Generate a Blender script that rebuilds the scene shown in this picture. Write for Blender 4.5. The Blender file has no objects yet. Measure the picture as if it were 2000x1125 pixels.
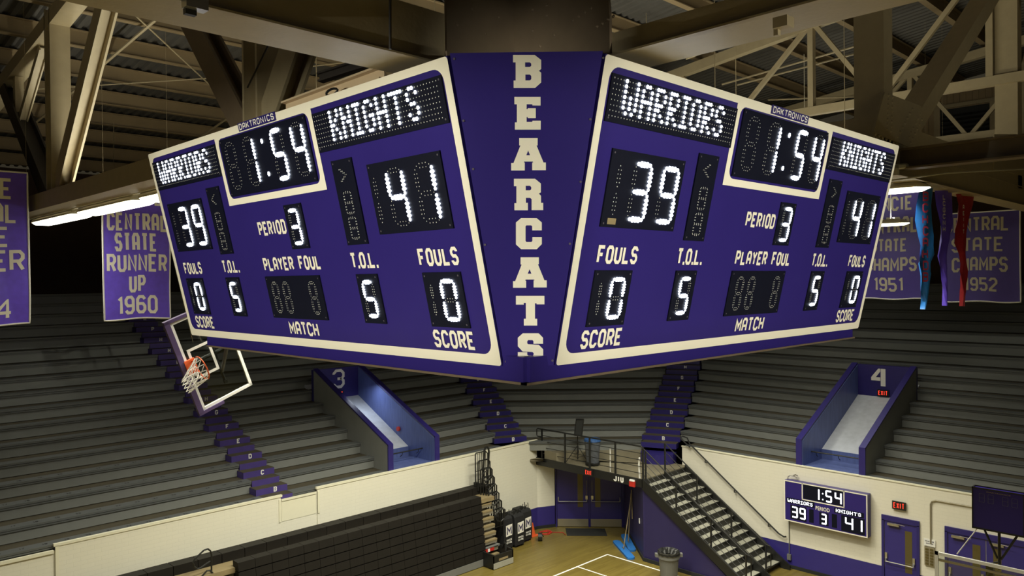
import bpy, math, random
from mathutils import Vector, Matrix
from mathutils.geometry import tessellate_polygon
random.seed(7)
V = Vector
scn = bpy.context.scene
COL = scn.collection

# ------------------------------------------------------------------ camera, world, exposure
FPX, YAW, PITCH, ROLL, CAMZ = 1527.0, 0.7918, -0.0085, -0.0105, 9.2
_fw = V((math.cos(YAW), math.sin(YAW), 0)); _rt = V((math.sin(YAW), -math.cos(YAW), 0)); _up = V((0, 0, 1))
_f2 = _fw*math.cos(PITCH) + _up*math.sin(PITCH); _u2 = _up*math.cos(PITCH) - _fw*math.sin(PITCH)
_r3 = _rt*math.cos(ROLL) + _u2*math.sin(ROLL); _u3 = _u2*math.cos(ROLL) - _rt*math.sin(ROLL)
CAM = V((0, 0, CAMZ))
cd = bpy.data.cameras.new('camera'); cam = bpy.data.objects.new('camera', cd); COL.objects.link(cam)
cd.sensor_width = 36.0; cd.lens = FPX/2000*36.0; cd.clip_start = 0.05; cd.clip_end = 300
m = Matrix((( _r3.x, _u3.x, -_f2.x, 0), (_r3.y, _u3.y, -_f2.y, 0), (_r3.z, _u3.z, -_f2.z, CAMZ), (0, 0, 0, 1)))
cam.matrix_world = m
scn.camera = cam
w = bpy.data.worlds.new('hall_air'); scn.world = w; w.use_nodes = True
w.node_tree.nodes['Background'].inputs[0].default_value = (1.0, 0.85, 0.55, 1)
w.node_tree.nodes['Background'].inputs[1].default_value = 0.030
scn.view_settings.view_transform = 'Standard'; scn.view_settings.look = 'None'
scn.view_settings.gamma = 1.0; scn.view_settings.exposure = 0.0; scn.view_settings.use_curve_mapping = False
LAMP_COL = (1.0, 0.97, 0.80)
LAMP_E = 6.0           # brightness of the tube lenses
LAMP_W = 325.0         # output of each lamp, thrown downwards by its reflector

# ------------------------------------------------------------------ measuring helpers (a sight line met with a real plane)
def ray(x, y): return _r3*((x-1000)/FPX) + _u3*((562.5-y)/FPX) + _f2
def onz(x, y, z): d = ray(x, y); return CAM + d*((z-CAMZ)/d.z)
def onx(x, y, X): d = ray(x, y); return CAM + d*(X/d.x)
def ony(x, y, Y): d = ray(x, y); return CAM + d*(Y/d.y)
def onp(x, y, P, n): d = ray(x, y); n = V(n); return CAM + d*((V(P)-CAM).dot(n)/d.dot(n))

# ------------------------------------------------------------------ materials
def mat(name, col, rough=.6, metal=0, noise=0, nscale=6, bump=0, bscale=40, emit=None, estr=0, spec=.5, stretch=None):
    mt = bpy.data.materials.new(name); mt.use_nodes = True
    nt = mt.node_tree; b = nt.nodes['Principled BSDF']
    b.inputs['Base Color'].default_value = (*col, 1); b.inputs['Roughness'].default_value = rough
    b.inputs['Metallic'].default_value = metal; b.inputs['Specular IOR Level'].default_value = spec
    if noise or bump:
        tc = nt.nodes.new('ShaderNodeTexCoord'); mp = nt.nodes.new('ShaderNodeMapping')
        nt.links.new(tc.outputs['Object'], mp.inputs[0])
        if stretch: mp.inputs['Scale'].default_value = stretch
    if noise:
        n = nt.nodes.new('ShaderNodeTexNoise'); n.inputs['Scale'].default_value = nscale; n.inputs['Detail'].default_value = 5
        nt.links.new(mp.outputs[0], n.inputs['Vector'])
        r = nt.nodes.new('ShaderNodeMix'); r.data_type = 'RGBA'
        r.inputs[6].default_value = (*[c*(1-noise) for c in col], 1); r.inputs[7].default_value = (*[min(1, c*(1+noise)) for c in col], 1)
        nt.links.new(n.outputs[0], r.inputs[0]); nt.links.new(r.outputs[2], b.inputs['Base Color'])
    if bump:
        n2 = nt.nodes.new('ShaderNodeTexNoise'); n2.inputs['Scale'].default_value = bscale
        nt.links.new(mp.outputs[0], n2.inputs['Vector'])
        bp = nt.nodes.new('ShaderNodeBump'); bp.inputs['Strength'].default_value = bump; bp.inputs['Distance'].default_value = .02
        nt.links.new(n2.outputs[0], bp.inputs['Height']); nt.links.new(bp.outputs[0], b.inputs['Normal'])
    if emit:
        b.inputs['Emission Color'].default_value = (*emit, 1); b.inputs['Emission Strength'].default_value = estr
    return mt
def block_mat(name, col, axes, mortar=.93, rough=.7):
    """painted concrete block: courses 0.2 m high; axes picks the wall's own horizontal direction"""
    mt = mat(name, col, rough); nt = mt.node_tree; b = nt.nodes['Principled BSDF']
    g = nt.nodes.new('ShaderNodeNewGeometry'); s = nt.nodes.new('ShaderNodeSeparateXYZ'); c = nt.nodes.new('ShaderNodeCombineXYZ')
    nt.links.new(g.outputs['Position'], s.inputs[0])
    nt.links.new(s.outputs[axes], c.inputs[0]); nt.links.new(s.outputs[2], c.inputs[1])
    br = nt.nodes.new('ShaderNodeTexBrick'); nt.links.new(c.outputs[0], br.inputs['Vector'])
    br.inputs['Scale'].default_value = 1; br.inputs['Brick Width'].default_value = .30; br.inputs['Row Height'].default_value = .10
    br.inputs['Mortar Size'].default_value = .006; br.inputs['Mortar Smooth'].default_value = .4
    br.inputs['Color1'].default_value = (*col, 1); br.inputs['Color2'].default_value = (*[c_*.985 for c_ in col], 1)
    br.inputs['Mortar'].default_value = (*[c_*mortar for c_ in col], 1)
    nt.links.new(br.outputs['Color'], b.inputs['Base Color'])
    bp = nt.nodes.new('ShaderNodeBump'); bp.inputs['Strength'].default_value = .15; bp.inputs['Distance'].default_value = .01; bp.invert = True
    nt.links.new(br.outputs['Fac'], bp.inputs['Height']); nt.links.new(bp.outputs[0], b.inputs['Normal'])
    return mt
def floor_mat():
    mt = mat('maple_boards', (.50, .34, .14), .3); nt = mt.node_tree; b = nt.nodes['Principled BSDF']
    g = nt.nodes.new('ShaderNodeNewGeometry')
    br = nt.nodes.new('ShaderNodeTexBrick'); nt.links.new(g.outputs['Position'], br.inputs['Vector'])
    br.inputs['Scale'].default_value = 1; br.inputs['Brick Width'].default_value = 1.1; br.inputs['Row Height'].default_value = .057
    br.inputs['Mortar Size'].default_value = .0015
    br.inputs['Color1'].default_value = (.19, .145, .034, 1); br.inputs['Color2'].default_value = (.145, .108, .024, 1); br.inputs['Mortar'].default_value = (.17, .11, .04, 1)
    nt.links.new(br.outputs['Color'], b.inputs['Base Color'])
    return mt
PURP = (.028, .018, .165)
M = dict(
 purple=mat('purple_enamel', PURP, .30, spec=.35, noise=.06, nscale=3, bump=.04, bscale=300),
 purple_dk=mat('purple_frame_paint', (.026, .019, .15), .4, noise=.15, nscale=6),
 purple_wall=mat('purple_wall_paint', (.024, .018, .085), .55, noise=.08, nscale=4),
 purple_wains=mat('deep_purple_gloss_paint', (.036, .027, .19), .4, noise=.08, nscale=4),
 purple_step=mat('purple_step_paint', (.060, .038, .20), .6, noise=.2, nscale=5),
 blue_wall=mat('portal_blue_paint', (.085, .115, .29), .42, noise=.40, nscale=3.0, stretch=(4, 4, .6)),
 portal_floor=mat('worn_portal_slab', (.46, .48, .53), .5, noise=.22, nscale=5),
 white_vinyl=mat('white_vinyl', (.88, .83, .70), .5),
 led_panel=mat('blue_tinted_led_panel', (.0035, .0045, .014), .55, spec=.2, noise=.2, nscale=30),  # blue in the black stands in for scattered LED glow
 led_off=mat('unlit_led', (.62, .62, .58), .3),
 led_on=mat('lit_led', (1, 1, 1), .3, emit=(.80, .88, 1.0), estr=9.0),
 led_small=mat('lit_led_small', (1, 1, 1), .3, emit=(.86, .90, 1.0), estr=2.5),
 screw=mat('dull_screw', (.18, .16, .2), .4, .6),
 steel=mat('tan_steel_paint', (.40, .33, .205), .5, noise=.12, nscale=5, bump=.1, bscale=25),
 steel_dk=mat('brown_steel_paint', (.155, .115, .075), .5, noise=.2, nscale=5),
 steel_blk=mat('dark_iron', (.028, .022, .018), .45, noise=.2, nscale=6),
 purlin=mat('ochre_beam_paint', (.25, .185, .10), .6, noise=.15, nscale=2),
 deck=mat('grey_roof_deck', (.075, .070, .062), .65, .1, noise=.2, nscale=2),
 rearwall=mat('dark_brown_wall', (.050, .026, .018), .8, noise=.2, nscale=2),
 cream_panel=mat('cream_panel', (.35, .26, .15), .7, noise=.1, nscale=2),
 vent=mat('black_louvre', (.012, .013, .012), .6),
 block_x=block_mat('white_block_paint_left', (.80, .77, .64), 0),
 block_y=block_mat('white_block_paint_right', (.78, .74, .62), 1),
 cream=mat('cream_board_paint', (.80, .77, .60), .6, noise=.03, nscale=8),
 bench=mat('grey_bench_darkened', (.105, .112, .112), .5, noise=.10, nscale=5, stretch=(.6, .6, 3)),  # seat tops darkened in colour to offset the strong overhead light
 riser=mat('grey_riser_lightened', (.205, .212, .198), .6, noise=.12, nscale=2),  # fronts kept lighter in colour, standing in for more level light
 foot=mat('brown_footboard', (.060, .050, .030), .7, noise=.3, nscale=5),
 stencil=mat('black_stencil', (.02, .02, .02), .7),
 white=mat('white_paint', (.85, .84, .80), .5),
 letter=mat('white_cloth_letter', (.84, .81, .74), .7, noise=.06, nscale=9),
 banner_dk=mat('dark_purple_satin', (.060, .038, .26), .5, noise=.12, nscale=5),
 letter_dk=mat('darkened_letter', (.46, .42, .33), .8, noise=.06, nscale=9),  # white lettering again, darkened in colour for the right banners
 banner=mat('purple_satin', (.15, .085, .74), .40, noise=.18, nscale=7),  # colour brightened to stand in for lamp glow on the left banners
 pen_blue=mat('blue_satin', (.03, .22, .66), .4, noise=.2, nscale=9),
 pen_red=mat('red_satin', (.42, .02, .03), .45, noise=.2, nscale=9),
 pen_redtxt=mat('red_lettering', (.60, .05, .12), .6),
 lens=mat('lamp_lens', (1, 1, 1), .3, emit=LAMP_COL, estr=LAMP_E),
 housing=mat('white_lamp_housing', (.72, .68, .55), .4),
 black=mat('black_paint', (.012, .012, .011), .45, noise=.2, nscale=8),
 blackcloth=mat('black_nylon', (.010, .010, .011), .8, bump=.3, bscale=20),
 seatblk=mat('dark_brown_plastic', (.010, .0085, .007), .6, spec=.25, noise=.25, nscale=4),
 wood=mat('pale_plywood', (.27, .21, .11), .5, noise=.2, nscale=4, stretch=(1, 5, 5)),
 grey=mat('grey_plastic', (.155, .155, .145), .55, noise=.1, nscale=8),
 greyblue=mat('grey_lining_bag', (.10, .11, .13), .35, bump=.6, bscale=14),
 blue=mat('blue_plastic', (.03, .09, .25), .5),
 mop=mat('blue_mop_yarn', (.015, .16, .52), .9, noise=.25, nscale=30, bump=.8, bscale=60),
 orange=mat('orange_paint', (.75, .12, .03), .45),
 red=mat('red_enamel', (.50, .03, .02), .4),
 exitred=mat('lit_exit_letters', (.5, .02, .01), .5, emit=(1, .06, .03), estr=1.1),
 chrome=mat('steel_hardware', (.6, .58, .52), .3, .9),
 kick=mat('kick_plate', (.38, .34, .25), .35, .5),
 tread=mat('grey_stair_tread', (.33, .32, .26), .6, noise=.15, nscale=9),
 platform=mat('landing_plywood', (.20, .175, .115), .7, noise=.25, nscale=3),
 rubber=mat('black_rubber', (.015, .016, .015), .9),
 net=mat('white_net_cord', (.85, .83, .78), .8),
 pad=mat('purple_pad', (.10, .065, .17), .5),
 beige=mat('beige_hoist_steel', (.62, .48, .31), .45, noise=.1, nscale=3),
 amber=mat('amber_glass', (.11, .085, .03), .15),
 floor=floor_mat(),
)
def glass_mat():
    mt = bpy.data.materials.new('clear_glass'); mt.use_nodes = True; nt = mt.node_tree; nt.nodes.remove(nt.nodes['Principled BSDF'])
    o = nt.nodes['Material Output']; t = nt.nodes.new('ShaderNodeBsdfTransparent'); g = nt.nodes.new('ShaderNodeBsdfGlossy'); mx = nt.nodes.new('ShaderNodeMixShader')
    t.inputs[0].default_value = (.86, .88, .86, 1); g.inputs[0].default_value = (.9, .9, .9, 1); g.inputs['Roughness'].default_value = .03; mx.inputs[0].default_value = .07
    nt.links.new(t.outputs[0], mx.inputs[1]); nt.links.new(g.outputs[0], mx.inputs[2]); nt.links.new(mx.outputs[0], o.inputs[0]); return mt
M['glass'] = glass_mat()

# ------------------------------------------------------------------ object helpers
ORG = {}
def tag(o, label=None, cat=None, group=None, kind=None):
    if label: o['label'] = label
    if cat: o['category'] = cat
    if group: o['group'] = group
    if kind: o['kind'] = kind
    return o
def thing(name, loc, label, cat, group=None):
    o = bpy.data.objects.new(name, None); COL.objects.link(o); o.empty_display_size = .1
    o.location = loc; ORG[o.name] = V(loc); return tag(o, label, cat, group)
class MB:
    def __init__(s): s.v = []; s.f = []
    def add(s, vs, fs):
        n = len(s.v); s.v += [V(p) for p in vs]; s.f += [tuple(i+n for i in f) for f in fs]; return s
    def obox(s, c, ax, ay, az):
        c, ax, ay, az = V(c), V(ax), V(ay), V(az)
        vs = [c+ax*i+ay*j+az*k for k in (-1, 1) for j in (-1, 1) for i in (-1, 1)]
        return s.add(vs, [(0, 2, 3, 1), (4, 5, 7, 6), (0, 1, 5, 4), (2, 6, 7, 3), (0, 4, 6, 2), (1, 3, 7, 5)])
    def box(s, x0, x1, y0, y1, z0, z1):
        return s.obox(((x0+x1)/2, (y0+y1)/2, (z0+z1)/2), ((x1-x0)/2, 0, 0), (0, (y1-y0)/2, 0), (0, 0, (z1-z0)/2))
    def beam(s, p, q, w, h, up=(0, 0, 1)):
        p, q = V(p), V(q); d = q-p; L = d.length
        if L < 1e-6: return s
        d.normalize(); sd = d.cross(V(up))
        if sd.length < 1e-4: sd = d.cross(V((1, 0, 0)))
        sd.normalize(); u = sd.cross(d)
        return s.obox((p+q)/2, d*L/2, sd*w/2, u*h/2)
    def ibeam(s, p, q, w, h, up=(0, 0, 1), t=.03):
        p, q = V(p), V(q); d = (q-p).normalized(); sd = d.cross(V(up))
        if sd.length < 1e-4: sd = d.cross(V((1, 0, 0)))
        sd.normalize(); u = sd.cross(d)
        s.beam(p, q, t, h-2*t, up); s.beam(p+u*(h/2-t/2), q+u*(h/2-t/2), w, t, up); s.beam(p-u*(h/2-t/2), q-u*(h/2-t/2), w, t, up); return s
    def tube(s, pts, r, n=8, closed=False):
        pts = [V(p) for p in pts]; N = len(pts); rings = []; prev = None
        for i, p in enumerate(pts):
            if closed: t = (pts[(i+1) % N]-pts[i-1])
            else: t = (pts[min(i+1, N-1)]-pts[max(i-1, 0)])
            t.normalize()
            a = prev if prev is not None else (V((0, 0, 1)) if abs(t.z) < .9 else V((1, 0, 0)))
            b = t.cross(a)
            if b.length < 1e-5: b = t.cross(V((0, 1, .3)))
            b.normalize(); a = b.cross(t); prev = a
            rings.append([p + a*(r*math.cos(6.28318*k/n)) + b*(r*math.sin(6.28318*k/n)) for k in range(n)])
        vs = [q for g in rings for q in g]; fs = []
        for i in range(N if closed else N-1):
            j = (i+1) % N
            for k in range(n): fs.append((i*n+k, i*n+(k+1) % n, j*n+(k+1) % n, j*n+k))
        if not closed: fs += [tuple(range(n))[::-1], tuple((N-1)*n+k for k in range(n))]
        return s.add(vs, fs)
    def cone(s, p, q, r0, r1, n=20, cap=True):
        p, q = V(p), V(q); t = (q-p).normalized(); a = V((1, 0, 0)) if abs(t.x) < .9 else V((0, 1, 0)); b = t.cross(a).normalized(); a = b.cross(t)
        vs = [p+(a*math.cos(6.28318*k/n)+b*math.sin(6.28318*k/n))*r0 for k in range(n)] + [q+(a*math.cos(6.28318*k/n)+b*math.sin(6.28318*k/n))*r1 for k in range(n)]
        fs = [(k, (k+1) % n, n+(k+1) % n, n+k) for k in range(n)]
        if cap: fs += [tuple(range(n))[::-1], tuple(range(n, 2*n))]
        return s.add(vs, fs)
    def prism(s, fp, z0, z1):
        n = len(fp); vs = [V((p[0], p[1], z0)) for p in fp]+[V((p[0], p[1], z1)) for p in fp]
        return s.add(vs, [tuple(range(n))[::-1], tuple(range(n, 2*n))]+[(k, (k+1) % n, n+(k+1) % n, n+k) for k in range(n)])
    def extrude(s, poly, vec):
        n = len(poly); poly = [V(p) for p in poly]; vec = V(vec)
        return s.add(poly+[p+vec for p in poly], [tuple(range(n))[::-1], tuple(range(n, 2*n))]+[(k, (k+1) % n, n+(k+1) % n, n+k) for k in range(n)])
    def build(s, name, mt, parent=None, smooth=False, **tg):
        if parent is not None: org = ORG[parent.name]
        else:
            xs = [p.x for p in s.v]; ys = [p.y for p in s.v]; zs = [p.z for p in s.v]
            org = V(((min(xs)+max(xs))/2, (min(ys)+max(ys))/2, min(zs)))
        me = bpy.data.meshes.new(name); me.from_pydata([tuple(p-org) for p in s.v], [], s.f); me.materials.append(mt)
        me.update()
        if smooth: me.polygons.foreach_set('use_smooth', [True]*len(me.polygons))
        o = bpy.data.objects.new(name, me); COL.objects.link(o)
        if parent is not None: o.parent = parent
        else: o.location = org
        ORG[o.name] = org
        return tag(o, **tg)
def B(*a): return MB().box(*a)
def struct(name, mb, mt): return mb.build(name, mt, kind='structure')

# ---- stroke lettering: each glyph is a set of polylines on a 4 x 6 grid, corners chamfered like block letters
G = {
'A': ['0,0 0,5 1,6 3,6 4,5 4,0', '0,2.4 4,2.4'], 'B': ['0,0 0,6 3.2,6 4,5.2 4,3.8 3.2,3 4,2.2 4,.8 3.2,0 0,0', '0,3 3.2,3'],
'C': ['4,4.6 4,5 3,6 1,6 0,5 0,1 1,0 3,0 4,1 4,1.4'], 'D': ['0,0 0,6 3,6 4,5 4,1 3,0 0,0'], 'E': ['4,6 0,6 0,0 4,0', '0,3 3,3'],
'F': ['4,6 0,6 0,0', '0,3 3,3'], 'G': ['4,4.8 4,5 3,6 1,6 0,5 0,1 1,0 3,0 4,1 4,2.8 2.2,2.8'], 'H': ['0,0 0,6', '4,0 4,6', '0,3 4,3'],
'I': ['2,0 2,6'], 'J': ['4,6 4,1 3,0 1,0 0,1 0,1.6'], 'K': ['0,0 0,6', '4,6 0,2.4', '1.3,3.6 4,0'], 'L': ['0,6 0,0 4,0'],
'M': ['0,0 0,6 2,2.2 4,6 4,0'], 'N': ['0,0 0,6 4,0 4,6'], 'O': ['0,1 0,5 1,6 3,6 4,5 4,1 3,0 1,0 0,1'], 'P': ['0,0 0,6 3,6 4,5 4,3.8 3,2.8 0,2.8'],
'R': ['0,0 0,6 3,6 4,5 4,3.8 3,2.8 0,2.8', '2.2,2.8 4,0'], 'S': ['4,4.8 4,5 3,6 1,6 0,5 0,4 1,3 3,3 4,2 4,1 3,0 1,0 0,1 0,1.3'],
'T': ['0,6 4,6', '2,6 2,0'], 'U': ['0,6 0,1 1,0 3,0 4,1 4,6'], 'W': ['0,6 0.8,0 2,3.8 3.2,0 4,6'], 'X': ['0,0 4,6', '0,6 4,0'], 'Y': ['0,6 2,3 4,6', '2,3 2,0'],
'0': ['0,1 0,5 1,6 3,6 4,5 4,1 3,0 1,0 0,1'], '1': ['.9,5 2,6 2,0'], '2': ['0,4.8 0,5 1,6 3,6 4,5 4,3.8 0,.6 0,0 4,0'],
'3': ['0,5 1,6 3,6 4,5 4,4 3,3 4,2 4,1 3,0 1,0 0,1', '1.4,3 3,3'], '4': ['3,0 3,6 0,2.4 0,1.8 4,1.8'], '5': ['4,6 0,6 0,3.4 3,3.4 4,2.4 4,1 3,0 1,0 0,1'],
'6': ['4,5 3,6 1,6 0,5 0,1 1,0 3,0 4,1 4,2.3 3,3.3 0,3.3'], '7': ['0,6 4,6 1.4,0'], '8': ['1,3 0,4 0,5 1,6 3,6 4,5 4,4 3,3 1,3 0,2 0,1 1,0 3,0 4,1 4,2 3,3'],
'9': ['4,2.7 1,2.7 0,3.7 0,5 1,6 3,6 4,5 4,1 3,0 1,0 0,1'], '.': ['0,0 .5,0'], ' ': []}
def ribbon(pts, wx, sub=None):
    """thick 2-D polyline with mitred joints -> list of quads"""
    closed = (pts[0][0]-pts[-1][0])**2+(pts[0][1]-pts[-1][1])**2 < 1e-9
    P = [V((a, b)) for a, b in pts]
    if closed: P = P[:-1]
    n = len(P); L = []; R = []
    for i in range(n):
        a = P[i-1] if (i > 0 or closed) else None; b = P[i]; c = P[(i+1) % n] if (i < n-1 or closed) else None
        if a is None: d = (c-b).normalized(); nn = V((-d.y, d.x)); k = 1
        elif c is None: d = (b-a).normalized(); nn = V((-d.y, d.x)); k = 1
        else:
            d1 = (b-a).normalized(); d2 = (c-b).normalized(); n1 = V((-d1.y, d1.x)); n2 = V((-d2.y, d2.x)); nn = n1+n2
            if nn.length < 1e-3: nn = n1; k = 1
            else: nn.normalize(); k = min(2.0, 1/max(.3, nn.dot(n1)))
        L.append(b+nn*(wx/2*k)); R.append(b-nn*(wx/2*k))
    out = []
    for i in range(n if closed else n-1):
        j = (i+1) % n; m_ = 1
        if sub: m_ = max(1, int(math.ceil((P[j]-P[i]).length/sub)))
        for t in range(m_):
            a, b = t/m_, (t+1)/m_
            out.append([L[i].lerp(L[j], a), L[i].lerp(L[j], b), R[i].lerp(R[j], b), R[i].lerp(R[j], a)])
    return out
def word(text, x0, x1, y0, y1, stroke, place, mb, gap=.28, sub=None, widths=None):
    """letters fitted in the rectangle, place(x, y) maps into space"""
    ws = []
    for c in text: ws.append({'I': .55, '1': .62, ' ': .5, '.': .25, 'W': 1.25, 'M': 1.15}.get(c, 1.0))
    tot = sum(ws)+gap*(len(text)-1); u = (x1-x0)/tot; x = x0
    for c, wd in zip(text, ws):
        if c == '.': mb.add([place(x+a, y0+b) for a, b in ((0, 0), (stroke, 0), (stroke, stroke), (0, stroke))], [(0, 1, 2, 3)]); x += u*(wd+gap); continue
        for st in G.get(c, []):
            pts = [tuple(map(float, q.split(','))) for q in st.split()]
            if c in 'I': pts = [(2, b) for a, b in pts]
            s2 = stroke
            q = []
            for a, b in pts:
                fx = a/4 if c not in 'I' else .5
                if c == '1': fx = min(1, max(0, (a-.6)/1.6))
                q.append((x+s2/2+fx*max(.01, u*wd-s2), y0+s2/2+b/6*(y1-y0-s2)))
            for quad in ribbon(q, s2, sub):
                mb.add([place(min(max(p[0], x), x+max(u*wd, s2)), min(max(p[1], y0), y1)) for p in quad], [(0, 1, 2, 3)])
        x += u*(wd+gap)
    return mb
def polyface(mb, outer, holes, place, depth=None):
    loops = [[V((a, b, 0)) for a, b in outer]]+[[V((a, b, 0)) for a, b in h] for h in holes]
    flat = [p for l in loops for p in l]; tris = tessellate_polygon(loops)
    mb.add([place(p.x, p.y) for p in flat], [tuple(t) for t in tris])
def fonttext(text, x0, x1, y0, y1, place, mb, bold=.03):
    cu = bpy.data.curves.new('lettering', 'FONT'); cu.body = text; cu.offset = bold; cu.resolution_u = 3; cu.space_character = 1.06
    o = bpy.data.objects.new('lettering', cu); COL.objects.link(o)
    bpy.context.view_layer.update()
    ev = o.evaluated_get(bpy.context.evaluated_depsgraph_get()); me = ev.to_mesh()
    vs = [v.co.copy() for v in me.vertices]; fs = [tuple(p.vertices) for p in me.polygons]
    ev.to_mesh_clear(); bpy.data.objects.remove(o); bpy.data.curves.remove(cu)
    a0 = min(v.x for v in vs); a1 = max(v.x for v in vs); b0 = min(v.y for v in vs); b1 = max(v.y for v in vs)
    mb.add([place(x0+(v.x-a0)/(a1-a0)*(x1-x0), y0+(v.y-b0)/(b1-b0)*(y1-y0)) for v in vs], fs)

ORD = ['front', 'second', 'third', 'fourth', 'fifth', 'sixth', 'seventh', 'eighth', 'ninth', 'tenth', 'eleventh', 'twelfth', 'thirteenth', 'fourteenth', 'fifteenth', 'sixteenth', 'seventeenth', 'eighteenth']

# ================================================================== THE ROOM SHELL
XR, YL = 23.62, 20.0
RUN, RISE, Z0 = .755, .35, 3.31
struct('floor', B(-14, 38, -16, 35, -.2, 0), M['floor'])
# court lines
cl = MB(); zf = .004
cl.box(10, 20.62, 16.40, 16.46, .001, zf); cl.box(20.56, 20.62, 2, 16.40, .001, zf); cl.box(19.02, 19.07, 6, 16.40, .001, zf)
struct('trim_1', cl, M['white'])
# left stand front wall with the lower length and the gate panel
wl = MB(); wl.box(5.07, 10.62, YL, YL+.05, .8, 3.3).box(11.77, 20.95, YL, YL+.05, .8, 3.3).box(-8, 5.07, YL+.03, YL+.05, .8, 3.17).box(10.62, 11.77, YL+.03, YL+.05, .8, 3.2)
struct('wall_left', wl, M['block_x'])
struct('trim_2', MB().box(5.0, 10.66, YL-.02, YL+.06, 3.27, 3.33).box(11.73, 20.97, YL-.02, YL+.06, 3.27, 3.33).box(-8, 5.0, YL-.01, YL+.06, 3.12, 3.19).box(10.66, 11.73, YL+.0, YL+.06, 3.14, 3.2)
       .box(5.03, 5.1, YL-.02, YL+.02, .8, 3.28).box(10.56, 10.62, YL-.02, YL+.02, 2.57, 3.2).box(11.77, 11.83, YL-.02, YL+.02, 2.57, 3.2).box(10.66, 11.73, YL+.02, YL+.06, 2.57, 3.12), M['cream'])
struct('wall_left_wainscot', B(-8, 20.95, YL, YL+.05, 0, .8), M['purple_wains'])
struct('wall_right', B(XR, XR+.05, -14, 15.45, .78, 3.3).box(XR, XR+.05, 15.45, 17.4, .78, 2.4), M['block_y'])
struct('wall_right_wainscot', B(XR, XR+.05, -14, 17.4, 0, .78), M['purple_wains'])
struct('trim_3', B(XR-.02, XR+.06, -14, 15.47, 3.295, 3.33), M['cream'])
struct('baseboard_right', B(XR-.02, XR, 8.72, 17.4, 0, .11).box(XR-.02, XR, 7.02, 7.58, 0, .11).box(XR-.02, XR, -14, 4.8, 0, .11), M['rubber'])
struct('baseboard_left', B(17.9, 20.95, YL-.02, YL, 0, .11), M['rubber'])
# little angled wall beside the corner doors, and the corner wall that holds them
A0, A1 = V((20.95, 20.0, 0)), V((21.58, 19.70, 0))
D0, D1 = V((21.60, 19.68, 0)), V((23.28, 17.80, 0))
dd = (D1-D0).normalized(); dn = V((-dd.y, dd.x, 0)); dn = dn if dn.dot(V((1, 1, 0))) > 0 else -dn
mb = MB(); mb.prism([(20.95, 20), (21.58, 19.70), (21.72, 19.9), (20.95, 20.2)], .8, 2.4); struct('wall_back', mb, M['block_x'])
mb = MB(); mb.prism([(20.95, 20), (21.58, 19.70), (21.72, 19.9), (20.95, 20.2)], 0, .8)
mb.prism([tuple((D1)[:2]), (XR+.02, 17.42), (XR+.2, 17.5), tuple((D1+dn*.2)[:2])], 0, 2.4)
mb.prism([tuple((D0)[:2]), tuple(D1[:2]), tuple((D1+dn*.2)[:2]), tuple((D0+dn*.2)[:2])], 2.22, 2.4)
struct('wall_back_wainscot', mb, M['purple_wains'])
mb = MB(); mb.prism([(20.93, 19.98), (21.60, 19.66), (21.6, 19.72), (20.95, 20)], 0, .11); struct('baseboard_back', mb, M['rubber'])
# rear walls of the hall above the seats
REARY, REARX = 37.5, 36.6
def roofz(y): return 18.3-.12*y
struct('wall_rear_left', B(-14, REARX, REARY, REARY+.3, 0, 14.1), M['rearwall'])
struct('wall_rear_right', B(REARX, REARX+.3, -16, REARY+.3, 0, 13.6), M['rearwall'])
g = MB(); g.extrude([(REARX, -16, 13.6), (REARX, REARY, 13.6), (REARX, REARY, roofz(REARY)), (REARX, -16, roofz(-16))], (.3, 0, 0))
for i in range(170):
    y = -4+i*.24
    g.box(REARX-.03, REARX, y, y+.03, 13.6, roofz(y)-.1)
struct('wall_gable_right', g, M['cream_panel'])
g = MB()
g.box(REARX-.12, REARX, -10, REARY, 13.45, 13.65); g.box(REARX-.12, REARX, -10, REARY, 16.35, 16.5)
for y in (8.9, 11.0, 14.5, 5.5): g.box(REARX-.14, REARX, y-.12, y+.12, 13.6, 16.4)
struct('trim_4', g, M['steel'])
g = MB(); g.box(REARX-.05, REARX, 9.02, 10.88, 13.7, 16.3)
for i in range(12): g.obox((REARX-.1, 9.95, 14.0+i*.18), (.05, 0, -.03), (0, .9, 0), (.004, 0, .006))
struct('window_1', g, M['vent'])
# corrugated roof deck
g = MB(); x = -14.0; prof = []
while x < REARX+.3:
    prof += [(x, 0), (x+.10, 0), (x+.15, .07), (x+.25, .07)]; x += .30
vs = []; fs = []
for (a, dz) in prof: vs += [V((a, -16, roofz(-16)+.42+dz)), V((a, REARY+.2, roofz(REARY+.2)+.42+dz))]
for i in range(len(prof)-1): fs.append((2*i, 2*i+2, 2*i+3, 2*i+1))
g.add(vs, fs); struct('ceiling', g, M['deck'])
# far sides of the hall, behind the camera
struct('wall_near_left', B(-14.3, -14, -16, REARY, 0, 20.5), M['rearwall'])
struct('wall_near_right', B(-14, REARX, -16.3, -16, 0, 20.5), M['rearwall'])

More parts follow.
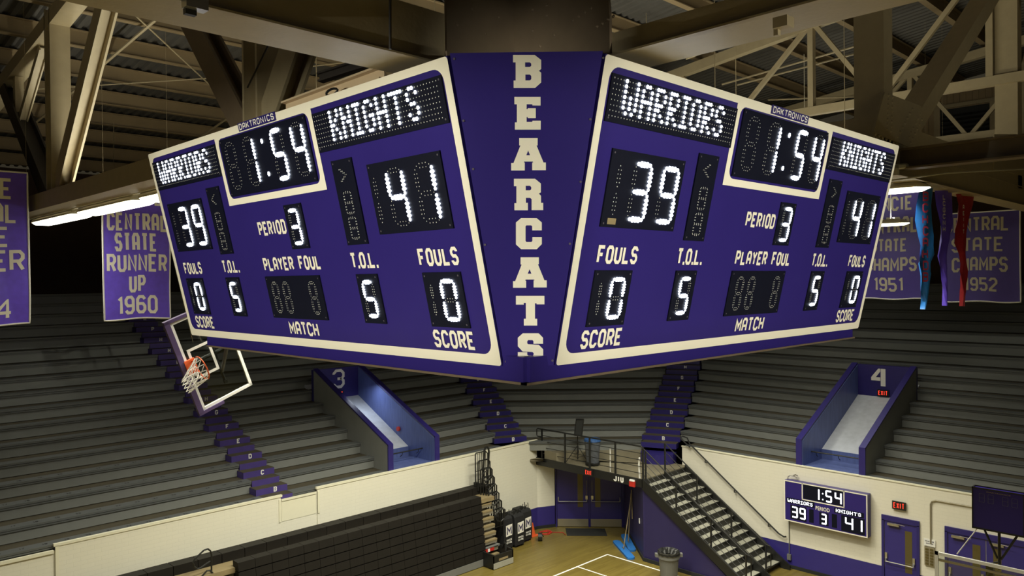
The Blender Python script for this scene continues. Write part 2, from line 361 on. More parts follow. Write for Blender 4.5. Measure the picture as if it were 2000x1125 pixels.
# ================================================================== SEATING
STEPG = 'grey bench rows of the stands'
def bench(fpf, z, label, front_z, nums=None, group=STEPG):
    """fpf(d) gives the two end points (left, right) of the row's line pushed back by d"""
    a, b = fpf(0); root = thing('bench_row', (a[0], a[1], front_z), label, 'bench', group)
    def strip(d0, d1): p, q = fpf(d0); r_, s_ = fpf(d1); return [p, q, s_, r_]
    MB().prism(strip(.05, .18), front_z, z-.05).build('riser', M['riser'], root)
    MB().prism(strip(0, .34), z-.05, z).prism(strip(0.012, .05), z-.10, z-.062).build('seat_plank', M['bench'], root)
    MB().prism(strip(.345, RUN+.12), z-.06, z-.015).build('footboard', M['foot'], root)
    if nums:
        n = MB()
        for (t, xx) in nums:
            word(t, xx-.055, xx+.055, 0, .09, .018, lambda u_, v_: V((u_, a[1]+.12+v_, z+.003)), n)
        n.build('seat_numbers', M['stencil'], root)
    return root
NR = 17
def lstand(x0, x1): return lambda k: (lambda d: ((x0(k) if callable(x0) else x0, YL+.06+RUN*k+d), (x1(k) if callable(x1) else x1, YL+.06+RUN*k+d)))
AX0, AX1 = 10.17, 11.02                         # aisle under the hoop
lc_l = lambda k: 19.30+.325*k                   # left edge of the corner stair on row k
for k in range(NR):
    z = Z0+RISE*k; fz = z-RISE if k else 2.9
    nums = None
    if k < 4: nums = [(str(29-j), 9.9-.457*j) for j in range(0, 19)]
    bench(lstand(-6, AX0)(k), z, f'grey bench left of the purple lettered stair below the hoop, {ORD[k]} row up', fz, nums)
    if k < 6:
        bench(lstand(AX1, 14.31)(k), z, f'short grey bench between the purple lettered stair and portal 3, {ORD[k]} row up', fz)
        bench(lstand(16.35, lc_l(k))(k), z, f'grey bench between portal 3 and the dark corner stair, {ORD[k]} row up', fz)
    else:
        bench(lstand(AX1, lc_l(k))(k), z, f'long grey bench passing behind portal 3, {ORD[k]} row up', fz)
# corner segment rows at 45 degrees
def cseg(k):
    s0 = 40.50+RUN*1.4142*k
    xl = 20.42+.335*k; xr_ = 23.43+.74*k
    def f(d):
        s = s0+d*1.4142
        return ((xl+d*.38, s-xl-d*.38), (xr_+d*.95, s-xr_-d*.95))
    return f
for k in range(NR):
    z = Z0+RISE*k; bench(cseg(k), z, f'grey bench across the angled corner behind the landing, {ORD[k]} row up', z-RISE if k else 2.97)
# right stand rows (run along y)
rc = lambda k: 15.73+.31*k
def rstand(y0, y1):
    return lambda k: (lambda d: ((XR+.06+.74*k+d*.987, y1(k) if callable(y1) else y1), (XR+.06+.74*k+d*.987, y0(k) if callable(y0) else y0)))
for k in range(NR):
    z = Z0+RISE*k; fz = z-RISE if k else 2.9
    if k < 6:
        bench(rstand(11.27, (rc(k) if k else 15.45))(k), z, f'grey bench between the right corner stair and portal 4, {ORD[k]} row up', fz)
        bench(rstand(-8, 9.14)(k), z, f'grey bench right of portal 4, {ORD[k]} row up', fz)
    else:
        bench(rstand(-8, rc(k))(k), z, f'long grey bench passing behind portal 4, {ORD[k]} row up', fz)

MB().prism([(20.97, 19.05), (23.2, 16.8), (23.55, 17.05), (20.97, 19.63)], 2.66, 2.97).build('landing_riser_step', M['platform'], label='low brown step at the back of the landing below the corner benches', cat='step')
# lettered stairs
LET = ' BCDEFGHJKLMNPRST'
def aisle(base, ax, perp, wfun, label, stepmat, n=15, first=True, letw=.11):
    """base(k) = point on the row line, ax = up-stair direction, perp = direction to the right as seen from the court"""
    ax, perp = V((*ax, 0)).normalized(), V((*perp, 0)).normalized()
    root = thing('aisle_stairs', base(1)+V((0, 0, Z0-.2)), label, 'stairs', None)
    pitch = (base(2)-base(1)).length
    for k in range(0 if first else 1, n):
        p0 = base(k); w_ = wfun(k); z = Z0+RISE*k
        for half in (1, 0):
            zz = z-(RISE/2 if half else 0); off = -pitch*.48 if half else -.01
            o = p0+ax*off
            if k == 0 and half: continue
            ww = w_/2+(.06 if half else 0)
            st = MB().prism([tuple((o-perp*ww)[:2]), tuple((o+perp*ww)[:2]), tuple((o+perp*ww+ax*pitch*.52)[:2]), tuple((o-perp*ww+ax*pitch*.52)[:2])], zz-RISE/2-.02, zz-.012).build('step', stepmat, root)
            MB().prism([tuple((o+ax*.012-perp*ww)[:2]), tuple((o+ax*.012+perp*ww)[:2]), tuple((o+perp*ww+ax*pitch*.52)[:2]), tuple((o-perp*ww+ax*pitch*.52)[:2])], zz-.012, zz-.004).build('tread', M['foot'], st)
            if half and k:
                c = o-ax*.006; n_ = MB()
                word(LET[k], -.05, .05, 0, letw+.03, .03, lambda a, b: c+perp*(a+.1)+V((0, 0, zz-.155+b)), n_)
                n_.build('row_letter', M['white'], st)
    return root
aisle(lambda k: V(((AX0+AX1)/2, YL+.06+RUN*k, 0)), (0, 1), (1, 0), lambda k: AX1-AX0-.02, 'bright purple stair with white row letters climbing the left stand below the hoop', M['purple_step'])
s22, c22 = math.sin(math.radians(22.5)), math.cos(math.radians(22.5))
def lcb(k):
    return V(((lc_l(k)+20.42+.335*k)/2+.0, (YL+.06+RUN*k + (40.5+RUN*1.4142*k-(20.42+.335*k)))/2, 0))
aisle(lcb, (s22, c22), (c22, -s22), lambda k: 1.16, 'dark purple lettered stair in the corner left of the landing', M['purple_dk'], first=False)
def rcb(k):
    a = V((23.43+.74*k, 40.5+RUN*1.4142*k-23.43-.74*k, 0)); b = V((XR+.06+.74*k, rc(k), 0)); return (a+b)/2
aisle(rcb, (c22, s22), (s22, -c22), lambda k: 1.28, 'dark purple lettered stair in the corner right of the landing', M['purple_dk'])
# purple step from the landing to the right corner stair
c0 = rcb(0); ax_ = V((c22, s22, 0)); pr_ = V((s22, -c22, 0))
g = MB(); pts = [c0+pr_*(.62*math.cos(t))-ax_*(.15+.5*math.sin(t)) for t in [math.pi*i/10 for i in range(11)]]
g.prism([tuple(p[:2]) for p in pts]+[tuple((c0-pr_*.62+ax_*.1)[:2]), tuple((c0+pr_*.62+ax_*.1)[:2])], 2.66, 3.0)
g.build('landing_step', M['purple_dk'], label='rounded dark purple step at the foot of the right corner stair', cat='step')

# ================================================================== PORTALS (stair openings 3 and 4)
def portal(o, u, d, wid, depth, num, label, dark):
    """o front left corner at the wall, u along the wall, d away from the court"""
    o, u, d = V(o), V(u), V(d); up = V((0, 0, 1)); t = .17
    root = thing('stand_portal', o+V((0, 0, 3.0)), label, 'portal')
    zf, zb = 4.10, 6.15
    P = lambda a, b, z: o+u*a+d*b+up*z
    for a0, nm in ((0, 'side_wall'), (wid-t, 'side_wall')):
        poly = [P(a0, 0, 3.0), P(a0, depth, 3.0), P(a0, depth, zb), P(a0, .0, zf)]
        MB().extrude(poly, u*t).build(nm, M['riser'] , root)
        ins = a0+t+.004 if a0 == 0 else a0-.024
        MB().extrude([P(ins, .0, 3.0), P(ins, depth, 3.0), P(ins, depth, zb-.02), P(ins, .0, zf-.02)], u*.02).build('inner_lining', M['blue_wall'], root)
        q = MB(); q.extrude([P(a0-.01, -.02, zf), P(a0-.01, depth, zb), P(a0-.01, depth, zb+.05), P(a0-.01, -.02, zf+.05)], u*(t+.02))
        q.extrude([P(a0-.01, -.03, 3.3), P(a0-.01, .02, 3.3), P(a0-.01, .02, zf+.04), P(a0-.01, -.03, zf+.04)], u*(t+.02))
        q.build('coping', M['purple_dk'], root)
    MB().extrude([P(0, depth, 5.05), P(wid, depth, 5.05), P(wid, depth, zb), P(0, depth, zb)], d*.15).build('back_wall', M['purple_dk'], root)
    MB().extrude([P(t, 1.40, 3.62), P(wid-t, 1.40, 3.62), P(wid-t, depth+1, 5.36+.2), P(t, depth+1, 5.36+.2)], up*-.08).build('sloping_slab', M['portal_floor'], root)
    MB().extrude([P(t, 1.38, 3.0), P(wid-t, 1.38, 3.0), P(wid-t, 1.38, 3.62), P(t, 1.38, 3.62)], d*.1).extrude([P(t, 0, 3.3), P(wid-t, 0, 3.3), P(wid-t, 1.4, 3.3), P(t, 1.4, 3.3)], up*-.05).build('front_panel', M['blue_wall'], root)
    r = MB(); r.tube([P(t, .62, 3.66), P(wid-t, .62, 3.66)], .022)
    for a in (.35, wid/2, wid-.35): r.tube([P(a, .62, 3.64), P(a, .66, 3.55), P(a, .75, 3.50)], .012)
    r.build('handrail', M['black'], root)
    n_ = MB(); c = .47*wid if num == '3' else .43*wid
    pl = lambda a, b: P(c+a, depth-.012, 5.44+b)
    if num == '3':
        for st in ('0,1.3 0,1 1,0 3,0 4,1 4,2.2 3.2,3 4,3.8 4,5 3,6 1,6 0,5 0,4.7', '1.5,3 3.2,3'):
            pts = [tuple(map(float, s_.split(','))) for s_ in st.split()]
            for qd in ribbon([(x_*.10-.15, y_*.098+.02) for x_, y_ in pts], .10): n_.add([pl(*p) for p in qd], [(0, 1, 2, 3)])
    else:
        polyface(n_, [(.06, 0), (.22, 0), (.22, .60), (.06, .60)], [], pl)
        polyface(n_, [(-.26, .18), (.045, .18), (.045, .30), (-.10, .30), (.045, .50), (.045, .60), (-.02, .60), (-.26, .29)], [], pl)
    n_.build('portal_number', M['letter'], root)
    return P
P3 = portal((14.31, YL+.07, 0), (1, 0, 0), (0, 1, 0), 2.03, 4.4, '3', 'purple rimmed stair opening in the left stand with a grey number 3', 0)
P4 = portal((XR+.07, 11.27, 0), (0, -1, 0), (1, 0, 0), 2.12, 4.38, '4', 'purple rimmed stair opening in the right stand with a grey number 4', 0)
def exit_sign(c, u, n, w_, h_, label, plate='black'):
    c, u, n = V(c), V(u).normalized(), V(n).normalized(); up = V((0, 0, 1)); root = thing('exit_sign', c-up*h_/2, label, 'sign', None)
    MB().obox(c, u*w_/2, n*.025, up*h_/2).build('case', M[plate], root)
    q = MB(); word('EXIT', -w_*.40, w_*.40, -h_*.34, h_*.34, h_*.10, lambda a, b: c+u*a+up*b+n*.028, q, gap=.3); q.build('letters', M['exitred'], root); return root
exit_sign(P4(1.06, 4.34, 5.21), (0, -1, 0), (-1, 0, 0), .38, .22, 'small red EXIT sign under the number 4')
exit_sign(P3(.98, 4.34, 5.22), (1, 0, 0), (0, -1, 0), .36, .2, 'red EXIT sign under the number 3, partly hidden by the parapet')
g = MB(); g.cone(P3(1.82, 1.9, 4.15), P3(1.76, 1.9, 4.15), .08, .08, 14); g.build('alarm_bell', M['red'], label='small round red bell on the blue side wall of portal 3', cat='bell')
# bare lights added inside the portals to brighten the slabs and linings
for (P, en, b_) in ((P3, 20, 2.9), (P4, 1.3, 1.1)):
    ld = bpy.data.lights.new('added_slab_light', 'AREA'); ld.energy = en; ld.color = (.80, .90, 1.0); ld.shape = 'RECTANGLE'; ld.size = 1.2; ld.size_y = .3
    lo = bpy.data.objects.new('added_slab_light', ld); COL.objects.link(lo); lo.location = P(1.0, b_, 4.1+b_*.5)
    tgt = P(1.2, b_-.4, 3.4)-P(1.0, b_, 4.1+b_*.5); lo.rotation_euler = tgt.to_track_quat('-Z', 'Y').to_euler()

# ================================================================== CORNER LANDING, STAIRS, DOORS
root = thing('corner_landing', (20.95, 15.2, 2.4), 'black edged plywood landing above the corner doors', 'platform')
fp = [(20.95, 19.97), (20.95, 15.22), (XR-.02, 15.22), (XR-.02, 16.9), (20.56, 19.97)]
MB().prism(fp, 2.58, 2.66).build('deck_board', M['platform'], root)
MB().box(20.90, 20.96, 15.2, 20.0, 2.40, 2.675).box(20.96, 23.5, 15.2, 15.26, 2.40, 2.6).build('fascia', M['black'], root)
root = thing('landing_railing', (21.0, 15.2, 2.66), 'black metal railing with horizontal bars along the landing edge', 'railing')
for y in (19.78, 18.65, 17.50, 16.38, 15.24): B(20.975, 21.025, y-.025, y+.025, 2.66, 3.72).build('post', M['black'], root)
MB().tube([(21, 19.78, 3.73), (21, 20.0, 3.73), (21, 20.04, 3.69), (21, 20.04, 3.48), (21, 20.0, 3.44), (21, 19.8, 3.44)], .022).tube([(21, 19.79, 3.73), (21, 15.3, 3.73), (21, 15.24, 3.68), (21, 15.24, 3.5)], .028).build('top_rail', M['black'], root)
for z in (3.50, 3.28, 3.06, 2.84): MB().tube([(21, 19.78, z), (21, 15.24, z)], .012, 6).build('bar', M['black'], root)
# staircase
ST0, ST1, NS = 15.2, 11.45, 14
root = thing('metal_staircase', (22.2, ST1, 0), 'black steel staircase with pale treads beside the right wall', 'stairs')
sy = (ST0-ST1)/NS; sz = 2.66/NS
def strg(x): return [(x, ST0+.02, 2.36), (x, ST0+.02, 2.72), (x, ST1-.06, .14), (x, ST1-.06, 0), (x, ST1+.22, 0)]
for x in (20.90, 23.42): MB().extrude(strg(x), (.06, 0, 0)).build('stringer', M['black'], root)
MB().extrude([(22.17, p[1], p[2]) for p in strg(0)], (.05, 0, 0)).build('stringer', M['black'], root)
for i in range(NS-1):
    z = 2.66-sz*(i+1); y = ST0-sy*i
    B(20.96, 23.42, y-sy+.0, y+.0, z-.03, z).build('tread', M['tread'], root)
    B(20.96, 23.42, y-sy-.012, y-sy+.022, z-.045, z+.002).build('nosing', M['black'], root)
    B(20.96, 23.42, y-.006, y+.0, z, z+sz-.03).build('riser', M['black'], root)
sl = V((0, ST1-ST0, -2.66)).normalized()
def srail(x, hs, label, posts, end):
    root = thing('stair_handrail', (x, ST1, 0), label, 'handrail')
    for i, h in enumerate(hs):
        a = V((x, ST0-.0, 2.66+h)); b = a+sl*((ST0-ST1)/abs(sl.y)*end)
        MB().tube([a, b], .022 if i == 0 else .011, 8 if i == 0 else 6).build('top_rail' if i == 0 else 'bar', M['black'], root)
    for t in posts:
        p = V((x, ST0, 2.66))+V((0, ST1-ST0, -2.66))*t
        B(x-.022, x+.022, p.y-.022, p.y+.022, p.z-.1, p.z+hs[0]).build('post', M['black'], root)
    p = V((x, ST0, 2.66))+V((0, ST1-ST0, -2.66))*end
    MB().tube([p+V((0, 0, hs[0])), p+V((0, -.14, hs[0]-.02)), p+V((0, -.16, hs[0]-.1)), p+V((0, -.16, hs[0]-.62)), p+V((0, -.02, hs[0]-.7))], .018).build('return_loop', M['black'], root)
srail(20.99, (1.0, .78, .56, .34, .14), 'outer black handrail of the staircase with sloping bars', (.02, .33, .66, .97), .97)
srail(22.2, (1.0, .72, .44, .2), 'middle black handrail running down the centre of the staircase', (.0, .33, .66, .97), .97)
root = thing('wall_handrail', (23.5, 11.7, 1.0), 'single black handrail bracketed to the white wall above the staircase', 'handrail')
MB().tube([(23.5, 15.05, 3.35), (23.5, 15.28, 3.50), (23.5, 15.42, 3.62), (23.5, 15.36, 3.70), (23.5, 15.16, 3.66), (23.5, 15.05, 3.45), (23.5, 14.93, 3.37), (23.5, 13.22, 2.10), (23.5, 11.80, 1.06), (23.5, 11.62, .99), (23.56, 11.58, .99)], .026).build('rail', M['black'], root)
for y, z in ((14.45, 2.98), (13.35, 2.16), (12.15, 1.28)): MB().tube([(23.5, y, z), (23.5, y, z-.07), (23.61, y, z-.09)], .018).build('bracket', M['black'], root)
# purple walls enclosing the space under the stairs
g = MB(); g.extrude([(20.965, 15.18, 0), (20.965, 15.18, 2.38), (20.965, 12.0, .12), (20.965, 11.9, 0)], (.03, 0, 0)); struct('wall_stair_side', g, M['purple_wall'])
S0, S1 = V((20.93, 15.2, 0)), V((23.25, 17.72, 0)); sd_ = (S1-S0).normalized(); sn_ = V((-sd_.y, sd_.x, 0))
g = MB(); g.prism([tuple(S0[:2]), tuple(S1[:2]), tuple((S1-sn_*.06)[:2]), tuple((S0-sn_*.06)[:2])], 0, 2.4); struct('wall_stair_end', g, M['purple_wall'])
g = MB(); g.prism([tuple((S0+sn_*.0)[:2]), tuple((S1)[:2]), tuple((S1+sn_*.02)[:2]), tuple((S0+sn_*.02)[:2])], 0, .12); g.box(20.90, 20.93, 11.95, 15.2, 0, .12); struct('baseboard_stair', g, M['rubber'])
# corner double doors
LD = (D1-D0).length; up = V((0, 0, 1))
root = bpy.data.objects.new('door_1', None); COL.objects.link(root); root.location = D0; ORG[root.name] = V(D0); tag(root, kind='structure')
DP = lambda a, b, z: D0+dd*a-dn*b+up*z
def ob(a0, a1, b0, b1, z0, z1): return MB().obox((DP(a0, b0, z0)+DP(a1, b1, z1))/2, dd*(a1-a0)/2, dn*(b1-b0)/2, up*(z1-z0)/2)
q = MB(); 
for a in (ob(0, .05, -.05, .03, 0, 2.22), ob(LD-.05, LD, -.05, .03, 0, 2.22), ob(0, LD, -.05, .03, 2.17, 2.25), ob(LD/2-.03, LD/2+.03, -.04, .02, 0, 2.2)): q.add(a.v, a.f)
q.build('door_frame', M['purple_dk'], root)
for s_, a0, a1 in ((0, .06, LD/2-.035), (1, LD/2+.035, LD-.06)):
    leaf = ob(a0, a1, -.05, -.005, .02, 2.17).build('door_leaf', M['purple_wains'], root)
    ob(a0+.01, a1-.01, -.004, .004, .02, .30).build('kick_plate', M['kick'], leaf)
    la = a1-.40 if s_ == 0 else a0+.18
    ob(la, la+.2, -.004, .002, .75, 2.02).build('glass_lite', M['amber'], leaf)
    r = MB(); r.tube([DP(a0+.04, .09, .98), DP(a1-.06, .09, .98)], .014)
    for a in (a0+.05, a1-.07): r.tube([DP(a, .09, .98), DP(a, .06, 1.06), DP(a, .01, 1.12)], .022)
    ax__ = a1-.07 if s_ == 0 else a0+.07
    r.tube([DP(ax__, .03, 1.1), DP(ax__, .03, 1.75)], .008); r.obox(DP(ax__, .04, 1.12), dd*.04, dn*.03, up*.07)
    r.build('push_bar', M['chrome'], leaf)
g = MB(); g.prism([(21.69, 19.28), (22.66, 18.20), (22.08, 17.62), (21.10, 18.68)], .001, .015); g.build('door_mat', M['rubber'], label='black rubber mat on the floor in front of the corner doors', cat='mat')
# signs on the landing fascia
exit_sign((20.87, 17.44, 2.54), (0, -1, 0), (-1, 0, 0), .34, .22, 'small red EXIT sign on the black landing edge above the corner doors')
q = MB(); word('JIU', 0, .42, 0, .2, .05, lambda a, b: V((20.893, 16.38-a, 2.43+b)), q); q.build('white_lettering', M['white'], label='white JIU sticker letters on the black landing edge', cat='sticker')
root = thing('fire_alarm', (20.87, 15.6, 2.38), 'red and white fire alarm box on the end of the landing edge', 'alarm')
B(20.85, 20.90, 15.48, 15.70, 2.38, 2.56).build('red_body', M['red'], root); B(20.84, 20.90, 15.50, 15.68, 2.56, 2.61).build('strobe', M['white'], root)

# things standing on the landing
def tripod(c, h):
    root = thing('speaker_stand', c, 'black tripod stand holding a loudspeaker on the landing', 'stand'); c = V(c)
    MB().tube([c+V((0, 0, .12)), c+V((0, 0, h))], .02).build('pole', M['black'], root)
    for k in range(3):
        a = k*2.094+.6; f_ = c+V((math.cos(a)*.5, math.sin(a)*.5, .01)); leg = MB().tube([c+V((0, 0, .62)), f_], .014, 6).build('leg', M['black'], root)
        MB().tube([c+V((0, 0, .18)), c.lerp(f_, .55)+V((0, 0, .27))], .008, 6).build('brace', M['black'], leg)
tripod((21.35, 18.35, 2.66), .98)
c = V((21.35, 18.35, 3.64)); root = thing('loudspeaker', c, 'black loudspeaker mounted on the tripod stand, tilted', 'speaker')
g = MB(); ax1 = V((.7, -.7, 0)).normalized(); ax2 = V((.7, .7, .0)).normalized(); u3 = (up+ax1*.13).normalized()
g.extrude([c-ax1*.12-ax2*.15, c+ax1*.16-ax2*.12, c+ax1*.16+ax2*.12, c-ax1*.12+ax2*.15], u3*.58); g.build('cabinet', M['black'], root)
MB().obox(c+u3*.29-ax2*.14, ax1*.11, ax2*.012, u3*.26).build('grille', M['rubber'], root)
c = V((21.42, 17.72, 2.66)); root = thing('recycling_bin', c, 'grey bin with a crumpled liner and a blue lid on the landing', 'trash can')
MB().cone(c+up*.1, c+up*.88, .22, .29, 20).build('body', M['greyblue'], root, smooth=False)
MB().cone(c+up*.86, c+up*.93, .31, .29, 20).cone(c+up*.93, c+up*.96, .27, .2, 20).build('lid', M['blue'], root)
q = MB().cone(c+up*.04, c+up*.1, .26, .26, 16)
for k in range(4): q.cone(c+V((math.cos(k*1.57)*.22, math.sin(k*1.57)*.22, 0)), c+V((math.cos(k*1.57)*.22, math.sin(k*1.57)*.22, .05)), .04, .04, 8)
q.build('dolly', M['black'], root)
B(20.97, 21.03, 18.18, 18.22, 2.66, 2.69)
MB().tube([(21.05, 16.64, 2.66), (21.03, 16.62, 3.50)], .018).build('standing_pole', M['white'], label='white pole leaning on the landing railing beside the middle posts', cat='pole')
MB().tube([(21.06, 15.42, 2.66), (21.05, 15.44, 3.1), (21.03, 15.40, 3.34)], .03).build('standing_pole', M['white'], label='short thick white pole at the stair end of the landing railing', cat='pole')
# mops and sticks against the stair end wall
def mop(a, b, top, label):
    a, b = V(a), V(b); root = thing('dust_mop', (a+b)/2, label, 'mop', 'dust mops by the corner doors'); d = (b-a).normalized(); s_ = V((-d.y, d.x, 0))
    g = MB(); pts = []
    for t in range(16):
        an = math.pi*t/15-math.pi/2; pts.append(b+d*(.1*math.cos(an))+s_*(.13*math.sin(an)))
    for t in range(16):
        an = math.pi*t/15+math.pi/2; pts.append(a+d*(.1*math.cos(an))+s_*(.13*math.sin(an)))
    g.prism([tuple(p[:2]) for p in pts], .005, .07); g.build('mop_head', M['mop'], root)
    mid = (a+b)/2+V((0, 0, .07)); MB().tube([mid, V(top)], .016).build('handle', M['wood'], root)
    MB().tube([mid-d*.12, mid+d*.12+V((0, 0, .02))], .02).build('swivel', M['chrome'], root)
mop((21.72, 16.92, 0), (20.80, 15.62, 0), (22.05, 16.50, 1.75), 'long blue dust mop lying nearest the court with a wooden handle')
mop((22.45, 17.12, 0), (21.45, 16.05, 0), (22.2, 16.64, 1.7), 'blue dust mop half hidden between the other mop and the purple wall')
MB().tube([(21.95, 16.40, .9), (22.15, 16.58, 1.85)], .02).build('wooden_pole', M['wood'], label='thin wooden pole leaning on the purple wall behind the mops', cat='pole')
MB().obox(S0+sd_*.55+sn_*.02+up*1.15, sd_*.04, sn_*.012, up*.08).build('wall_switch', M['white'], label='small white switch plate on the purple wall near the stairs', cat='switch')
# grey trash can at the bottom edge
c = onz(1306, 1076, .86); c.z = 0; root = thing('trash_can', c, 'grey round trash can with a black liner in front of the stairs', 'trash can')
g = MB(); g.cone(c+up*.0, c+up*.72, .25, .31, 28); g.cone(c+up*.66, c+up*.72, .335, .335, 28); g.cone(c+up*.72, c+up*.86, .325, .335, 28, cap=False).cone(c+up*.855, c+up*.86, .345, .345, 28, cap=False); g.build('barrel', M['grey'], root)
for s_ in (-1, 1): MB().obox(c+V((s_*.25, -s_*.25, .74)), (.045, -.045, 0), (.05, .05, 0), (0, 0, .05)).build('handle', M['grey'], root)
g = MB(); N = 28; r0 = [c+V((.33*math.cos(6.283*k/N), .33*math.sin(6.283*k/N), .87+.012*math.sin(k*2.3))) for k in range(N)]
r1 = [c+V((.24*math.cos(6.283*k/N), .24*math.sin(6.283*k/N), .80+.04*math.sin(k*1.7))) for k in range(N)]
r2 = [c+V((.1*math.cos(6.283*k/N), .1*math.sin(6.283*k/N), .62+.05*math.sin(k*2.1))) for k in range(N)]
r9 = [c+V((.345*math.cos(6.283*k/N), .345*math.sin(6.283*k/N), .78+.012*math.sin(k*3))) for k in range(N)]
g.add(r9+r0+r1+r2, [(i*N+k, i*N+(k+1) % N, (i+1)*N+(k+1) % N, (i+1)*N+k) for i in range(3) for k in range(N)]+[tuple(range(3*N, 4*N))]); g.build('liner_bag', M['black'], root)

# ================================================================== RIGHT WALL: small scoreboard, doors, signs
SEGS = {'0': 'abcdef', '1': 'bc', '2': 'abged', '3': 'abgcd', '4': 'fgbc', '5': 'afgcd', '6': 'afgedc', '7': 'abc', '8': 'abcdefg', '9': 'abcdfg'}
def seglines(x0, x1, y0, y1):
    ym = (y0+y1)/2
    return dict(a=((x0, y1), (x1, y1)), b=((x1, y1), (x1, ym)), c=((x1, ym), (x1, y0)), d=((x0, y0), (x1, y0)), e=((x0, ym), (x0, y0)), f=((x0, y1), (x0, ym)), g=((x0, ym), (x1, ym)))
X5 = {'W': ('10001', '10001', '10001', '10101', '10101', '10101', '01010'), 'A': ('0110', '1001', '1001', '1111', '1001', '1001', '1001'), 'R': ('1110', '1001', '1001', '1110', '1100', '1010', '1001'),
      'I': ('111', '010', '010', '010', '010', '010', '111'), 'O': ('0110', '1001', '1001', '1001', '1001', '1001', '0110'), 'S': ('0110', '1001', '1000', '0110', '0001', '1001', '0110'),
      'K': ('1001', '1001', '1010', '1100', '1010', '1001', '1001'), 'N': ('1001', '1001', '1101', '1011', '1001', '1001', '1001'), 'G': ('0110', '1001', '1000', '1011', '1001', '1001', '0110'),
      'H': ('1001', '1001', '1001', '1111', '1001', '1001', '1001'), 'T': ('11111', '00100', '00100', '00100', '00100', '00100', '00100')}
bx = 23.36; by = 11.53; bw = 2.56; bz = 2.85; bh = 1.27
WP = lambda u_, v_, e=0: V((bx-e, by-u_*bw, bz-v_*bh))
root = thing('wall_scoreboard', (bx+.1, by-bw/2, bz-bh), 'small purple scoreboard lit 39 to 41 on the white wall left of the exit door', 'scoreboard')
B(bx, 23.6, by-bw, by, bz-bh, bz).build('cabinet', M['purple'], root)
def wrect(mb, u0, u1, v0, v1, e=.004, t=.004): mb.obox((WP(u0, v0, e)+WP(u1, v1, e))/2, (t, 0, 0), (0, (u1-u0)*bw/2, 0), (0, 0, (v1-v0)*bh/2)); return mb
q = MB(); s_ = .012; s2 = .024
for a in ((0, 1, 0, s2), (0, 1, 1-s2, 1), (0, s_, s2, 1-s2), (1-s_, 1, s2, 1-s2), (.225, .237, 0, .40), (.728, .74, 0, .40), (.225, .74, .385, .41)): wrect(q, *a)
q.build('white_border', M['white_vinyl'], root)
q = MB()
for a in ((.245, .72, .03, .37), (.03, .38, .42, .55), (.08, .28, .58, .93), (.315, .37, .6, .92), (.59, .65, .6, .92), (.70, .97, .58, .95), (.62, .96, .44, .56), (.44, .55, .62, .92)): wrect(q, *a, e=.002)
q.build('led_panel', M['led_panel'], root)
q = MB()
def wdig(ch, u0, u1, v0, v1):
    sg = seglines(u0*bw, u1*bw, -v1*bh, -v0*bh)
    for c_ in SEGS[ch]:
        (a, b), (c2, d2) = sg[c_]
        for qd in ribbon([(a, b), (c2, d2)], .046): q.add([V((bx-.012, by-p[0], bz+p[1])) for p in qd], [(0, 1, 2, 3)])
wdig('3', .105, .165, .63, .87); wdig('9', .205, .262, .63, .87); wdig('3', .47, .52, .66, .88); wdig('4', .755, .83, .62, .88); wdig('1', .90, .935, .62, .88)
wdig('1', .40, .437, .08, .33); wdig('5', .525, .585, .08, .33); wdig('4', .635, .70, .08, .33)
for v_ in (.15, .29): wrect(q, .478, .49, v_, v_+.03, e=.01)
for text, u0, u1, v0, v1 in (('WARRIORS', .045, .36, .445, .53), ('KNIGHTS', .64, .93, .46, .54)):
    cols = []
    for c_ in text:
        for i in range(len(X5[c_][0])): cols.append([r[i] == '1' for r in X5[c_]])
        cols.append([False]*7)
    n_ = len(cols)-1
    for i, c_ in enumerate(cols[:n_]):
        for j, on in enumerate(c_):
            if on: wrect(q, u0+(u1-u0)*i/n_, u0+(u1-u0)*(i+.8)/n_, v0+(v1-v0)*j/7, v0+(v1-v0)*(j+.8)/7, e=.008)
q.build('lit_digits', M['led_small'], root)
q = MB(); fonttext('PERIOD', .395*bw, .565*bw, -.585*bh, -.49*bh, lambda a, b: V((bx-.006, by-a, bz+b)), q, .02); q.build('caption', M['white_vinyl'], root)
q = MB(); fonttext('DAKTRONICS', .41*bw, .56*bw, -.022*bh, -.003*bh, lambda a, b: V((bx-.011, by-a, bz+b)), q, .02); q.build('maker_lettering', M['white_vinyl'], root)
MB().tube([(23.5, 11.47, 2.85), (23.5, 11.47, 2.93), (23.5, 11.40, 2.98), (23.5, 11.28, 2.98), (23.55, 11.2, 2.95)], .015).tube([(23.5, 11.3, 2.99), (23.5, 11.22, 3.04), (23.55, 11.18, 3.0)], .02).build('cable_loop', M['chrome'], root)
MB().tube([(23.59, 11.49, 1.58), (23.59, 11.49, .42)], .014).obox((23.58, 11.49, .36), (.03, 0, 0), (0, .06, 0), (0, 0, .09)).build('power_conduit', M['grey'], label='thin grey conduit and outlet box below the small scoreboard', cat='conduit')
exit_sign((23.57, 8.165, 2.65), (0, -1, 0), (-1, 0, 0), .37, .23, 'black and red EXIT sign on the white wall above the single purple door')
